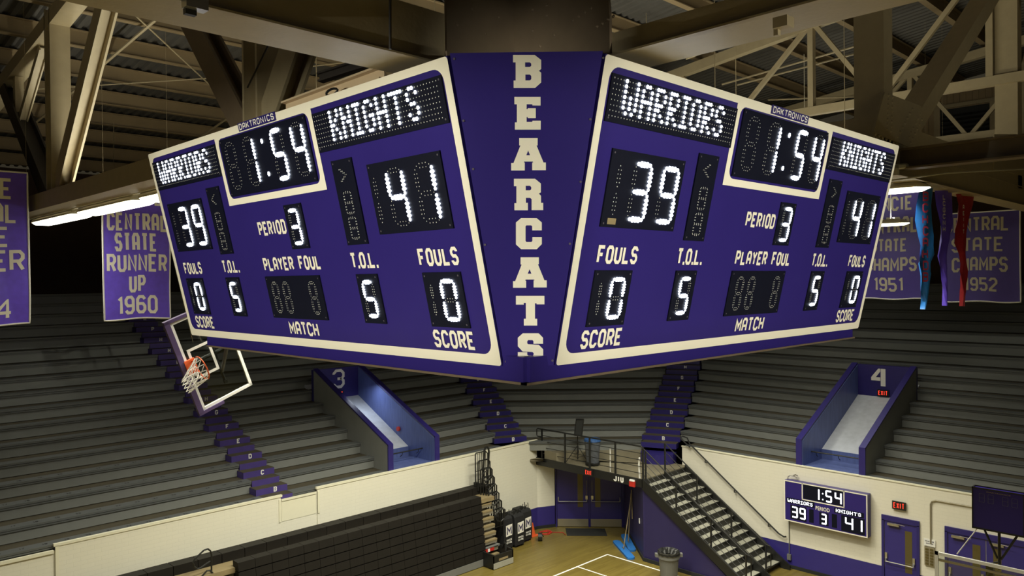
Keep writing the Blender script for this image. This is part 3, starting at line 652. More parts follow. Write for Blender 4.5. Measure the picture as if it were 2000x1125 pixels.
def wall_door(n, y0, y1, z1, leaves, closer=True):
    root = bpy.data.objects.new(f'door_{n}', None); COL.objects.link(root); root.location = (XR, (y0+y1)/2, 0); ORG[root.name] = V(root.location); tag(root, kind='structure')
    MB().box(XR-.05, XR+.02, y0-.07, y0, 0, z1).box(XR-.05, XR+.02, y1, y1+.07, 0, z1).box(XR-.05, XR+.02, y0-.07, y1+.07, z1-.02, z1+.13).build('door_frame', M['purple_dk'], root)
    w_ = (y1-y0)/leaves
    for i in range(leaves):
        a = y1-w_*(i+1)+.01; b = y1-w_*i-.01
        leaf = B(XR-.02, XR+.01, a, b, .02, z1-.02).build('door_leaf', M['purple_wains'], root)
        ga = a+.12 if (i == 0) else b-.35
        B(XR-.024, XR-.019, ga, ga+.19, .75, z1-.22).build('glass_lite', M['amber'], leaf)
        r = MB(); r.tube([(XR-.10, b-.04, .98), (XR-.10, a+.05, .98)], .014)
        for yy in (b-.05, a+.07): r.tube([(XR-.10, yy, .98), (XR-.07, yy, 1.05), (XR-.03, yy, 1.10)], .02).box(XR-.06, XR-.02, yy-.03, yy+.03, 1.04, 1.22)
        r.build('push_bar', M['chrome'], leaf)
        if closer: MB().box(XR-.10, XR-.03, b-.42, b-.10, z1-.13, z1-.07).tube([(XR-.08, b-.3, z1-.06), (XR-.16, b-.6, z1-.05)], .01).build('door_closer', M['kick'], leaf)
wall_door(2, 7.70, 8.59, 2.17, 1); wall_door(3, 5.05, 6.91, 2.19, 2)
MB().tube([(23.59, 7.34, 1.75), (23.59, 7.34, 2.85), (23.59, 7.30, 2.94), (23.59, 7.20, 2.98), (23.59, 4.0, 2.98)], .02).build('wall_conduit', M['kick'], label='grey electrical conduit bending along the white wall between the doors', cat='conduit')
root = thing('wall_notice', (23.6, 7.36, 1.66), 'small white paper notice taped above the key rack', 'notice')
B(23.595, 23.605, 7.22, 7.52, 1.66, 1.86).build('paper', M['white'], root)
q = MB(); word('RESERVED', 7.26-7.26, .22, .12, .15, .008, lambda a, b: V((23.592, 7.48-a, 1.66+b)), q); word('SEATING', .02, .2, .06, .09, .008, lambda a, b: V((23.592, 7.48-a, 1.66+b)), q); q.build('print', M['purple_wall'], root)
root = thing('key_rack', (23.58, 7.37, 1.15), 'tan rack of small slots on the wall between the two purple doors', 'rack')
B(23.57, 23.61, 7.24, 7.50, 1.12, 1.64).build('board', M['kick'], root)
q = MB()
for i in range(2):
    for j in range(6): q.box(23.555, 23.575, 7.27+i*.12, 7.35+i*.12, 1.15+j*.08, 1.20+j*.08)
q.build('slots', M['amber'], root)

# ================================================================== RETRACTED BLEACHERS ON THE LEFT
root = thing('folding_bleachers', (12.5, 19.4, 0), 'retracted wooden bleachers with dark brown seat modules against the left wall', 'bleachers')
q = MB(); x = 3.2
while x < 18.0: q.box(x, min(x+.60, 18.1), 19.56, 19.93, 1.96, 2.27); x += .615
q.build('top_seat_row', M['seatblk'], root)
B(3.0, 17.85, 19.02, 19.56, 1.9, 2.03).build('deck_board', M['wood'], root)
for i in range(8):
    q = MB(); z = 2.19-.243*i; x = 8.82; yy = 18.82-.03*i
    while x < 16.75:
        q.obox((x+.228, yy+.17, z-.115), (.225, 0, 0), (0, .15, 0), (0, .012, .108)); x += .460
    q.build('seat_row', M['seatblk'], root)
B(8.8, 17.2, 18.62, 18.8, .02, .24).build('base_skirt', M['grey'], root)
for i in range(8):
    z = 1.84-.228*i
    B(16.9, 17.75, 19.05-.05*i, 19.6, z-.05, z).build('end_step', M['wood'], root); B(16.9, 17.75, 19.06-.05*i, 19.1-.05*i, z-.13, z-.05).build('end_nosing', M['kick'], root)
    if i < 4: B(3.0, 8.7, 19.03-.05*i, 19.6, z-.05, z).build('end_step', M['wood'], root)
B(16.85, 18.0, 19.2, 19.9, .02, .14).build('underframe', M['grey'], root)
def hrail(pts, r, label):
    MB().tube(pts, r).build('loop_handrail', M['black'], label=label, cat='handrail')
hp = [ony(x, y, 19.1) for x, y in ((413, 1140), (413, 1083), (411, 1076), (406, 1072), (398, 1075), (380, 1092), (377, 1099), (379, 1107), (385, 1111), (392, 1109), (411, 1096))]
hrail(hp, .022, 'black bent loop handrail at the left end of the dark bleachers')
hp = [ony(x, y, 19.05) for x, y in ((418, 1140), (416, 1120), (410, 1114), (404, 1115), (392, 1128), (388, 1140))]
hrail(hp, .022, 'lower black loop handrail cut off by the bottom of the photo')
# end guard rails stacked at the right end
root = thing('bleacher_end_rail', (17.75, 19.75, 2.2), 'tall black double hoop rail at the right end of the bleachers', 'rail')
MB().tube([ony(x, y, 19.75) for x, y in ((941, 968), (946, 880), (948, 874), (951, 873), (954, 876), (955, 883), (950, 968))], .035).build('hoop', M['black'], root)
B(17.62, 17.74, 19.65, 19.8, 2.0, 2.4).build('socket', M['black'], root)
for i in range(8):
    y = 19.62-.085*i; zt = 3.42-.262*i
    root = thing('guard_frame', (17.7, y, zt-1.0), f'black barred guard frame at the bleacher end, {ORD[i].replace("front","first")} counting from the top', 'rail', 'nested guard frames at the bleacher end')
    x0, x1 = 17.55+.04*i, 18.12+.02*i
    MB().tube([(x0, y, zt-1.0), (x0, y, zt-.04), (x0+.04, y, zt), (x1-.1, y, zt), (x1, y, zt-.1), (x1, y, zt-1.0)], .022, 6).build('frame', M['black'], root)
    q = MB()
    for j in range(5): xx = x0+(x1-x0)*(j+1)/6; q.tube([(xx, y, zt-.02), (xx, y, zt-.62)], .009, 5)
    q.tube([(x0, y, zt-.62), (x1, y, zt-.62)], .012, 5); q.build('bars', M['black'], root)
    if 2 <= i: MB().tube([(x0+.06, y-.06, zt-.15), (x0+.30, y-.12, zt+.02), (x0+.36, y-.12, zt-.04), (x0+.36, y-.12, zt-.34), (x0+.2, y-.12, zt-.42), (x0+.02, y-.12, zt-.36), (x0-.02, y-.1, zt-.24)], .02, 6, closed=True).build('grab_loop', M['black'], root)
# covered chair carts
bags = [(18.62, 19.18, 'nearest the bleachers'), (19.12, 19.12, 'middle one of the three'), (19.68, 19.30, 'beside the orange cone')]
for (x, y, wh) in bags:
    root = thing('covered_chair_cart', (x, y+.3, 0), f'black covered chair cart with a purple M logo, {wh}', 'cart', 'covered carts with M logos')
    g = MB(); w_ = .23
    prof = [(-.02, .07), (-.05, .55), (.0, 1.05), (.06, 1.13), (.52, 1.13), (.58, 1.0), (.58, .07)]
    vs = []; 
    for sx in (-w_, -w_+.03, w_-.03, w_):
        ins = .03 if abs(sx) == w_ else 0
        cx_, cy_ = .27, .6
        vs += [V((x+sx, y+(cx_+(a-cx_)*(1-ins*2)), cy_+(b-cy_)*(1-ins))) for a, b in prof]
    n_ = len(prof); fs = [tuple(range(n_)), tuple(range(3*n_, 4*n_))[::-1]]
    for i in range(3):
        for k in range(n_): fs.append((i*n_+k, (i+1)*n_+k, (i+1)*n_+(k+1) % n_, i*n_+(k+1) % n_))
    g.add(vs, fs); g.build('cover', M['blackcloth'], root)
    pl = lambda a, b: V((x+a, y-.062-.0*b, .52+b))
    q = MB(); q.add([pl(-.15, -.04), pl(.14, -.02), pl(.15, .36), pl(-.15, .34)], [(0, 1, 2, 3)]); 
    q.v = [v_+V((0, .0, 0)) for v_ in q.v]; q.build('logo_patch', M['letter'], root)
    q = MB(); word('M', -.12, .12, 0, .31, .055, lambda a, b: pl(a, b)+V((0, -.004, 0)), q); q.build('logo_letter', M['purple_wall'], root)
    q = MB(); word('MUNCIE', -.13, .13, -.20, -.13, .016, lambda a, b: pl(a, b)+V((0, -.002, 0)), q); word('CENTRAL', -.13, .13, -.29, -.22, .016, lambda a, b: pl(a, b)+V((0, -.002, 0)), q); q.build('caption', M['white'], root)
    q = MB()
    for j in range(5): q.tube([(x-.17+j*.085, y+.1+.05*(j % 2), 1.1), (x-.17+j*.085, y+.12, 1.27+.05*((j*7) % 3))], .014, 6)
    q.tube([(x-.2, y+.2, 1.18), (x+.2, y+.2, 1.18)], .014, 6); q.build('chair_frames', M['black'], root)
    q = MB()
    for a, b in ((-.17, .05), (.17, .05), (-.17, .5), (.17, .5)): q.cone((x+a-.02, y+b, .045), (x+a+.02, y+b, .045), .045, .045, 12)
    q.build('wheels', M['rubber'], root)
c = V((20.27, 19.62, 0)); root = thing('traffic_cone', c, 'orange traffic cone on the floor by the purple wall', 'cone')
MB().cone(c+up*.03, c+up*.46, .12, .03, 20).build('body', M['orange'], root); MB().obox(c+up*.015, (.17, 0, 0), (0, .17, 0), (0, 0, .015)).build('base', M['orange'], root)
pts = []
for i in range(70):
    t = i/69*6.283*3.3; r = .17+.05*math.sin(t*1.7); pts.append((20.72+r*math.cos(t)*1.1+.02*i/10, 19.45+r*math.sin(t), .02+.006*(i % 3)))
pts += [(21.0, 19.3, .02), (21.25, 19.0, .02), (21.1, 18.75, .02)]
MB().tube(pts, .011, 6).build('extension_cord', M['red'], label='orange red extension cord coiled on the floor beside the cone', cat='cord')
c = V((20.05, 19.02, .14)); MB().cone(c+V((-.05, .05, 0)), c+V((.05, -.05, 0)), .14, .14, 20).tube([c+V((-.1, -.05, .05)), c+V((-.02, -.1, .1)), c+V((.06, -.1, .02))], .02).build('cable_reel', M['black'], label='small round black reel on the floor in front of the cone', cat='reel')
# black crate
c = V((17.35, 18.62, 0)); root = thing('equipment_crate', c, 'black open topped crate with paper labels at the bleacher end', 'crate')
dx = V((.97, .0, 0)).normalized()
q = MB(); q.box(16.95, 17.85, 18.15, 18.2, .02, .44).box(16.95, 17.85, 19.05, 19.1, .02, .52).box(16.95, 17.0, 18.15, 19.1, .02, .48).box(17.8, 17.85, 18.15, 19.1, .02, .48).box(16.95, 17.85, 18.15, 19.1, .02, .06); q.build('box_sides', M['black'], root)
B(16.97, 17.83, 18.75, 19.08, .44, .5).build('lid_board', M['grey'], root)
B(16.96, 17.84, 18.139, 18.15, .02, .20).build('lower_panel', M['tread'], root)
q = MB().box(17.1, 17.55, 18.74, 18.75, .36, .46); q.build('red_label', M['red'], root)
B(17.27, 17.36, 18.735, 18.742, .36, .46).build('white_label', M['white'], root)
B(17.2, 17.6, 18.14, 18.147, .24, .31).build('yellow_label', M['wood'], root)
MB().tube([(17.65, 18.3, .42), (17.7, 18.32, .6), (17.8, 18.5, .6), (17.8, 18.6, .42)], .035).build('strap', M['black'], root)

# ================================================================== BACKBOARDS
def backboard_parts(root, F, W_, H_, net=True, border=.055, th=.03, pad=True):
    """F(a, b, n): a across (0..W), b up (0..H), n out of the face"""
    def plate(a0, a1, b0, b1, n0, n1, mb=None):
        mb = mb or MB(); c_ = F((a0+a1)/2, (b0+b1)/2, (n0+n1)/2); o_ = F(0, 0, 0)
        ea, eb, en = F(1, 0, 0)-o_, F(0, 1, 0)-o_, F(0, 0, 1)-o_
        return mb.obox(c_, ea*(a1-a0)/2, eb*(b1-b0)/2, en*(n1-n0)/2)
    plate(.02, W_-.02, .02, H_-.02, -th, -th+.012).build('glass_pane', M['glass'], root)
    q = MB()
    for a in ((0, W_, 0, border), (0, W_, H_-border, H_), (0, border, 0, H_), (W_-border, W_, 0, H_)): plate(*a, -th-.005, .006, q)
    q.build('white_frame', M['white'], root)
    q = MB(); x0, x1, y0, y1 = W_/2-.305, W_/2+.305, .12, .58
    for a in ((x0, x1, y0, y0+.05), (x0, x1, y1-.05, y1), (x0, x0+.05, y0, y1), (x1-.05, x1, y0, y1)): plate(*a, -.016, -.010, q)
    q.build('target_square', M['white'], root)
    return plate
# folded ceiling backboard seen at the left: solve its corner depths from its true size
def solve_board(pA, pB, pC, W_, H_):
    ra, rb, rc_ = ray(*pA), ray(*pB), ray(*pC); best = None
    for i in range(120):
        b = 13.0+i*.05
        for j in range(161):
            a = b-2+j*.025; e = ((ra*a-rb*b).length-W_)**2
            if e > .002: continue
            for k in range(81):
                c_ = b-1.2+k*.03
                e2 = e+((rc_*c_-rb*b).length-H_)**2
                if e2 > .004: continue
                e3 = e2+((ra*a-rb*b).normalized().dot((rc_*c_-rb*b).normalized()))**2
                nrm = (ra*a-rb*b).cross(rc_*c_-rb*b).normalized()
                pref = .0006*(b-15.3)**2
                if a > b+1e-6: pref += .01
                if best is None or e3+pref < best[0]: best = (e3+pref, a, b, c_)
    _, a, b, c_ = best; return CAM+ra*a, CAM+rb*b, CAM+rc_*c_
pa, pb, pc = solve_board((330, 632), (397, 802), (493, 751), 1.83, 1.07)
e1 = (pa-pb).normalized(); e2 = (pc-pb); e2 = (e2-e1*e2.dot(e1)).normalized(); e3 = e1.cross(e2)
if e3.dot(CAM-pb) < 0: e3 = -e3
FB = lambda a, b, n: pb+e1*a+e2*b+e3*n
root = thing('folded_basketball_hoop', (pa+pc)/2, 'glass backboard with orange rim and white net folded up under the left roof', 'basketball hoop')
plate = backboard_parts(root, FB, 1.83, 1.07)
q = plate(-.05, 1.88, -.10, .0, -.05, .03); plate(-.06, -.0, -.10, .42, -.05, .03, q); plate(1.83, 1.89, -.10, .42, -.05, .03, q); q.build('edge_pad', M['pad'], root)
plate(.78, 1.05, -.02, .18, .0, .05).build('rim_bracket', M['orange'], root)
rc0 = FB(.915, .13, .15+.23); R_ = .228
MB().tube([rc0+e1*(R_*math.cos(6.2832*k/32))+e3*(R_*math.sin(6.2832*k/32)) for k in range(32)], .012, 8, closed=True).tube([FB(.83, .12, .03), rc0-e1*.14-e3*.17], .012).tube([FB(1.0, .12, .03), rc0+e1*.14-e3*.17], .012).build('rim', M['orange'], root)
q = MB(); fall = (-e2*.75+V((0, 0, -.45))).normalized(); N = 12
def netp(k, l): 
    t = l/4; rr = R_*(1-.42*t); a = 6.2832*(k+.5*(l % 2))/N
    return rc0+e1*(rr*math.cos(a))+e3*(rr*math.sin(a))+fall*(.44*t)
for k in range(N):
    for l in range(4):
        q.tube([netp(k, l), netp(k, l+1)], .0075, 5)
        kk = k-1 if l % 2 == 0 else k+1
        q.tube([netp(k, l), netp(kk, l+1)], .0075, 5)
q.build('net', M['net'], root)
q = MB()
for (a, b) in ((.30, .62), (1.5, .62), (.915, .62), (.915, .35)): q.obox(FB(a, b, -.07), e1*.03, e2*.03, e3*.03)
q.tube([FB(.3, .62, -.08), FB(1.5, .62, -.08)], .03); q.tube([FB(.915, .1, -.08), FB(.915, 1.0, -.10)], .04); q.tube([FB(.915, .62, -.1), FB(.6, 2.2, -.6)], .05)
q.build('support_frame', M['black'], root)
MB().tube([FB(.915, .9, -.08), V((5.3, 9.6, 11.02))], .05).tube([FB(.5, .62, -.08), V((5.3, 10.3, 11.02))], .035).build('hanger_tube', M['black'], root)
q = MB(); q.tube([FB(1.30, .30, -.05), onx(318, 420, 5.4), onx(312, 385, 5.25)], .006, 5); q.tube([FB(1.25, .45, -.05), onx(322, 420, 5.4), onx(316, 385, 5.25)], .006, 5); q.build('hoist_cable', M['chrome'], root)
# portable goal with shot clock bottom right
bX = 16.2; FB2 = lambda a, b, n: V((bX-n, 4.97-a, 2.88+b))
root = thing('portable_basketball_goal', (bX+.5, 4.05, 0), 'white framed glass backboard of a portable goal in the bottom right corner', 'basketball goal')
plate = backboard_parts(root, FB2, 1.83, 1.07, border=.06)
plate(.04, 1.79, .90, .94, -.04, .0).build('upper_channel', M['kick'], root)
MB().box(bX+.04, bX+.16, 4.0, 4.12, .3, 3.9).box(bX+.1, bX+1.8, 3.7, 4.4, .05, .35).tube([(bX+.1, 4.05, 3.3), (bX+1.4, 4.05, .4)], .06).build('mast', M['black'], root)
MB().tube([FB2(.915, .15, .0), FB2(.915, .15, .15)], .04).tube([V((bX-.38+.228*math.cos(6.2832*k/28), 4.055+.228*math.sin(6.2832*k/28), 3.03)) for k in range(28)], .012, 6, closed=True).build('rim', M['orange'], root)
yc = 3.905; zc0, zc1 = 9.2-(9.2-3.765)*bX/19, 9.2-(9.2-4.62)*bX/19
root = thing('shot_clock', (bX, yc, zc0), 'unlit purple shot clock on black struts above the portable backboard', 'clock')
B(bX-.02, bX+.14, yc-.40, yc+.40, zc0, zc1).build('cabinet', M['purple'], root)
q = MB(); t_ = .025
for a in ((yc-.42, yc+.42, zc0-.02, zc0+.01), (yc-.42, yc-.40, zc0-.02, zc1+.02), (yc+.40, yc+.42, zc0-.02, zc1+.02), ): q.box(bX-.03, bX+.15, *a)
q.box(bX-.03, bX-.01, yc-.42, yc+.42, zc1, zc1+.02).box(bX+.14, bX+.15, yc-.42, yc+.42, zc1, zc1+.02)
q.build('rim_frame', M['black'], root)
q = MB()
for i, xx in enumerate((.30, .155, -.075, -.22)):
    sg = seglines(0, .085, 0, .155)
    for c_ in 'abcdefg':
        (a, b), (c2, d2) = sg[c_]
        for t in range(5):
            s_ = (t+.5)/5; q.box(bX-.023, bX-.02, yc+xx-(a+(c2-a)*s_)-.003, yc+xx-(a+(c2-a)*s_)+.003, zc1-.24+(b+(d2-b)*s_)-.003, zc1-.24+(b+(d2-b)*s_)+.003)
q.build('unlit_digits', M['grey'], root)
q = MB(); fonttext('DAKTRONICS', .02, .40, 0, .02, lambda a, b: V((bX-.023, yc+.20-a, zc1-.05+b)), q, .02); q.build('maker_lettering', M['wood'], root)
q = MB(); q.tube([(bX+.06, yc, zc0), (bX+.06, yc, 3.86)], .025).tube([(bX+.06, yc+.25, zc0), (bX+.06, yc+.03, 4.05)], .02).tube([(bX+.06, yc-.3, zc0), (bX+.06, yc-.03, 4.05)], .02).tube([(bX+.06, yc+.2, 3.9), (bX+.06, yc, 4.0)], .015).build('struts', M['black'], root)
q = MB(); q.tube([(bX+.02, yc+.33, zc0), (bX, yc+.68, 3.99)], .009, 6).tube([(bX+.02, yc-.38, zc0), (bX, yc-.72, 3.98)], .009, 6).build('tie_straps', M['white'], root)

# ================================================================== MAIN SCOREBOARD
bx0, by1, bx2, by0, S_, ZT, ZB, LF = 3.835, 4.559, 4.681, 3.706, .5424, 10.914, 8.516, 6.10
hv = math.sqrt(S_**2+(ZT-ZB)**2)
root = thing('centre_scoreboard', (7.7, 7.6, ZB-.12), 'huge purple four sided scoreboard with BEARCATS down its corner panel', 'scoreboard')
SB = root
vR = V((0, S_, ZB-ZT))/hv; vL = V((S_, 0, ZB-ZT))/hv
faceR = (V((bx2, by0, ZT)), V((1, 0, 0)), vR); faceL = (V((bx0, by1+LF, ZT)), V((0, -1, 0)), vL)
def mk(face):
    O, U, W = face; N_ = W.cross(U).normalized()
    if N_.dot(CAM-O) < 0: N_ = -N_
    return (lambda u_, v_, e=0: O+U*u_+W*v_+N_*e), U, W, N_
def rrect(u0, u1, v0, v1, r, n=6):
    """rounded rectangle, r = (tl, tr, br, bl)"""
    pts = []
    for (cx_, cy_, a0, rr) in ((u0, v0, 180, r[0]), (u1, v0, 270, r[1]), (u1, v1, 0, r[2]), (u0, v1, 90, r[3])):
        sx = 1 if cx_ == u0 else -1; sy_ = 1 if cy_ == v0 else -1; c_ = (cx_+sx*rr, cy_+sy_*rr)
        for k in range(n+1):
            a = math.radians(a0+90*k/n); pts.append((c_[0]+rr*math.cos(a), c_[1]+rr*math.sin(a)))
    return pts
def hexdot(mb, F, u_, v_, ru, rv, e):
    mb.add([F(u_+ru*math.cos(1.0472*k), v_+rv*math.sin(1.0472*k), e) for k in range(6)], [tuple(range(6))])
def build_face(face, side):
    F, U, W, N_ = mk(face)
    base = MB().extrude([F(0, 0, 0), F(LF, 0, 0), F(LF, hv, 0), F(0, hv, 0)], -N_*.20).build('face_cabinet', M['purple'], SB)
    def ring(mb, outer, inner, e=.003, t=.003):
        n_ = len(outer)
        for k in range(n_):
            j = (k+1) % n_; mb.add([F(*outer[k], e), F(*outer[j], e), F(*inner[j], e), F(*inner[k], e)], [(0, 1, 2, 3)])
    q = MB(); ring(q, rrect(0, LF, 0, hv, (.03, .03, .03, .03)), rrect(.08, LF-.08, .068, hv-.09, (.11, .11, .11, .11)))
    # clock box: two side bars and a bottom bar, rounded inside
    ring(q, rrect(1.985, 4.085, .03, .835, (.001, .001, .001, .001)), rrect(2.06, 4.01, .085, .765, (.09, .09, .09, .09)), e=.0045)
    q.build('white_border', M['white_vinyl'], SB)
    # strip of purple where the maker's name breaks the border
    q = MB(); q.extrude([F(2.62, -.012, 0), F(3.43, -.012, 0), F(3.43, .075, 0), F(2.62, .075, 0)], N_*.012); pl = q.build('maker_plate', M['purple_dk'], SB)
    q = MB(); word('DAKTRONICS', 2.645, 3.405, -.062, .002, .0115, lambda a, b: F(a, -b, .014), q, gap=.3); q.build('maker_lettering', M['letter'], pl)
    def panel(u0, u1, v0, v1, offdots, ondots, screws=True, rad=.0):
        p = MB().extrude([F(u0, v0, .002), F(u1, v0, .002), F(u1, v1, .002), F(u0, v1, .002)], N_*.014).build('led_panel', M['led_panel'], SB)
        if offdots.v: offdots.build('unlit_leds', M['led_off'], p)
        if ondots.v: ondots.build('lit_leds', M['led_on'], p)
        s_ = MB()
        for a in (u0+.03, u1-.03):
            for b in (v0+.03, v1-.03): hexdot(s_, F, a, b, .009, .009, .018)
        s_.build('screws', M['screw'], p)
    E_ = .020
    def matrix(text, c0, ubase):
        on, off = MB(), MB(); cols = {}
        c_ = c0
        for ch in text:
            gl = X5[ch]
            for i in range(len(gl[0])): cols[c_+i] = [r[i] == '1' for r in gl]
            c_ += len(gl[0])+1
        for i in range(48):
            for j in range(8):
                lit = i in cols and j < 7 and cols[i][j]; uu = ubase+i*.0385; vv = .155+j*.0407
                if lit: hexdot(on, F, uu, vv, .0200, .0160, E_+.003)  # lit dots drawn oversize, their bloom put into the shape
                else: hexdot(off, F, uu, vv, .0052, .0052, E_)
        return off, on
    off, on = matrix('WARRIORS', 4, .13); panel(.10, 1.985, .122, .487, off, on)
    off, on = matrix('KNIGHTS', 7, 4.135); panel(4.10, 6.005, .122, .487, off, on)
    def digit(ch, u0, u1, v0, v1, on, off, segs='abcdefg', n=6, sc=1.0):
        sg = seglines(u0, u1, -v1, -v0); wd = .017*sc
        for c_ in segs:
            (a, b), (c2, d2) = sg[c_]; lit = ch in SEGS and c_ in SEGS[ch]
            d = V((c2-a, d2-b)); L_ = d.length; d.normalize(); nn = V((-d.y, d.x)); vert = abs(d.y) > .5
            m_ = n if vert else max(4, int(n*.85)); pad_ = .028*sc
            for t in range(m_):
                s_ = pad_+(L_-2*pad_)*(t/(m_-1)); px = a+d.x*s_; py = b+d.y*s_
                tip = 0 if t in (0, m_-1) else 1
                for sd__ in ((-1, 1) if tip else (0,)):
                    uu = px+nn.x*wd*sd__; vv = -(py+nn.y*wd*sd__)
                    sh = 1
                    if lit:
                        if sd__ == -1: continue
                        if vert: hexdot(on, F, px, -py, (.032 if tip else .019)*sc, .0165*min(1, L_/.23)*(.9 if sc < 1 else 1), E_+.003)  # wide ovals carry the bloom of the lit digits
                        else: hexdot(on, F, px, -py, .024*sc, (.028 if tip else .018)*sc, E_+.003)
                    else: hexdot(off, F, uu, vv, .0052, .0052, E_)
    def mod(u0, u1, v0, v1, items):
        on, off = MB(), MB()
        for it in items: it(on, off)
        panel(u0, u1, v0, v1, off, on)
    def D_(ch, *a, **k): return lambda on, off: digit(ch, *a, on, off, **k)
    mod(.255, 1.29, .68, 1.31, [D_('x', .30, .38, .78, 1.23, segs='bc'), D_('3', .585, .80, .77, 1.23), D_('9', .985, 1.205, .77, 1.23)])
    mod(4.81, 5.83, .68, 1.31, [D_('x', 4.80, 4.89, .78, 1.23, segs='bc'), D_('4', 5.085, 5.30, .77, 1.23), D_('1', 5.485, 5.705, .77, 1.23)])
    mod(2.11, 3.965, .10, .74, [D_('x', 2.235, 2.43, .17, .65), D_('1', 2.66, 2.865, .17, .65), D_('5', 3.275, 3.475, .17, .65), D_('4', 3.68, 3.885, .17, .65),
        lambda on, off: [hexdot(on, F, 3.07, v_, .026, .026, E_) for v_ in (.235, .575)]])
    mod(3.21, 3.555, .92, 1.385, [D_('3', 3.30, 3.465, .985, 1.325, sc=.8)])
    for u0 in (.29, 5.31): mod(u0, u0+.50, 1.67, 2.15, [D_('x', u0+.04, u0+.095, 1.76, 2.06, segs='bc', sc=.7), D_('0', u0+.235, u0+.405, 1.745, 2.075, sc=.8)])
    for u0 in (1.465, 4.29): mod(u0, u0+.345, 1.67, 2.15, [D_('5', u0+.095, u0+.25, 1.745, 2.075, sc=.8)])
    mod(2.47, 3.62, 1.67, 2.145, [D_('x', 2.60, 2.72, 1.745, 2.07, sc=.7), D_('x', 2.84, 2.96, 1.745, 2.07, sc=.7), D_('x', 3.39, 3.51, 1.745, 2.07, sc=.7)])
    for u0, sg_ in ((1.49, -1), (4.26, 1)):
        def arrow(on, off):
            for j in range(4):
                for s2 in (-1, 1): hexdot(off, F, u0+.17+sg_*(.05-.028*j), .73+s2*.018*j, .0052, .0052, E_); hexdot(off, F, u0+.15+sg_*(.05-.028*j), .73+s2*.018*j, .0052, .0052, E_)
        mod(u0, u0+.335, .585, 1.385, [arrow, D_('x', u0+.11, u0+.225, .89, 1.085, n=4, sc=.35), D_('x', u0+.11, u0+.225, 1.13, 1.325, n=4, sc=.35)])
    for t, a, b, c_, d_ in (('FOULS', .29, .835, 1.46, 1.615), ('FOULS', 5.29, 5.815, 1.46, 1.615), ('T.O.L.', 1.44, 1.87, 1.46, 1.615), ('T.O.L.', 4.24, 4.675, 1.46, 1.615), ('SCORE', .26, .81, 2.18, 2.34),
                            ('SCORE', 5.29, 5.83, 2.18, 2.34), ('PERIOD', 2.55, 3.16, 1.06, 1.215), ('PLAYER', 2.49, 3.15, 1.46, 1.61), ('FOUL', 3.26, 3.69, 1.46, 1.61), ('MATCH', 2.76, 3.37, 2.18, 2.335)):
        q = MB(); word(t, a, b, -d_, -c_, .029, lambda x_, y_: F(x_, -y_, .006), q, gap=.16); q.build('caption', M['white_vinyl'], SB)
    # paper sticker on the home score panel
    if side == 'R':
        q = MB(); q.extrude([F(.33, 1.235, .017), F(.44, 1.235, .017), F(.44, 1.285, .017), F(.33, 1.285, .017)], N_*.001); q.build('sticker', M['wood'], SB)
build_face(faceL, 'L'); build_face(faceR, 'R')
# the two faces turned away from the camera
X1 = bx2+LF; Y1 = by1+LF
MB().extrude([(X1+.846, by1, ZT), (X1+.846, Y1, ZT), (X1+.846-S_, Y1, ZB), (X1+.846-S_, by1, ZB)], (-.2, 0, 0)).extrude([(bx2, Y1+.853, ZT), (X1, Y1+.853, ZT), (X1, Y1+.853-S_, ZB), (bx2, Y1+.853-S_, ZB)], (0, -.2, 0)).build('rear_faces', M['purple'], SB)
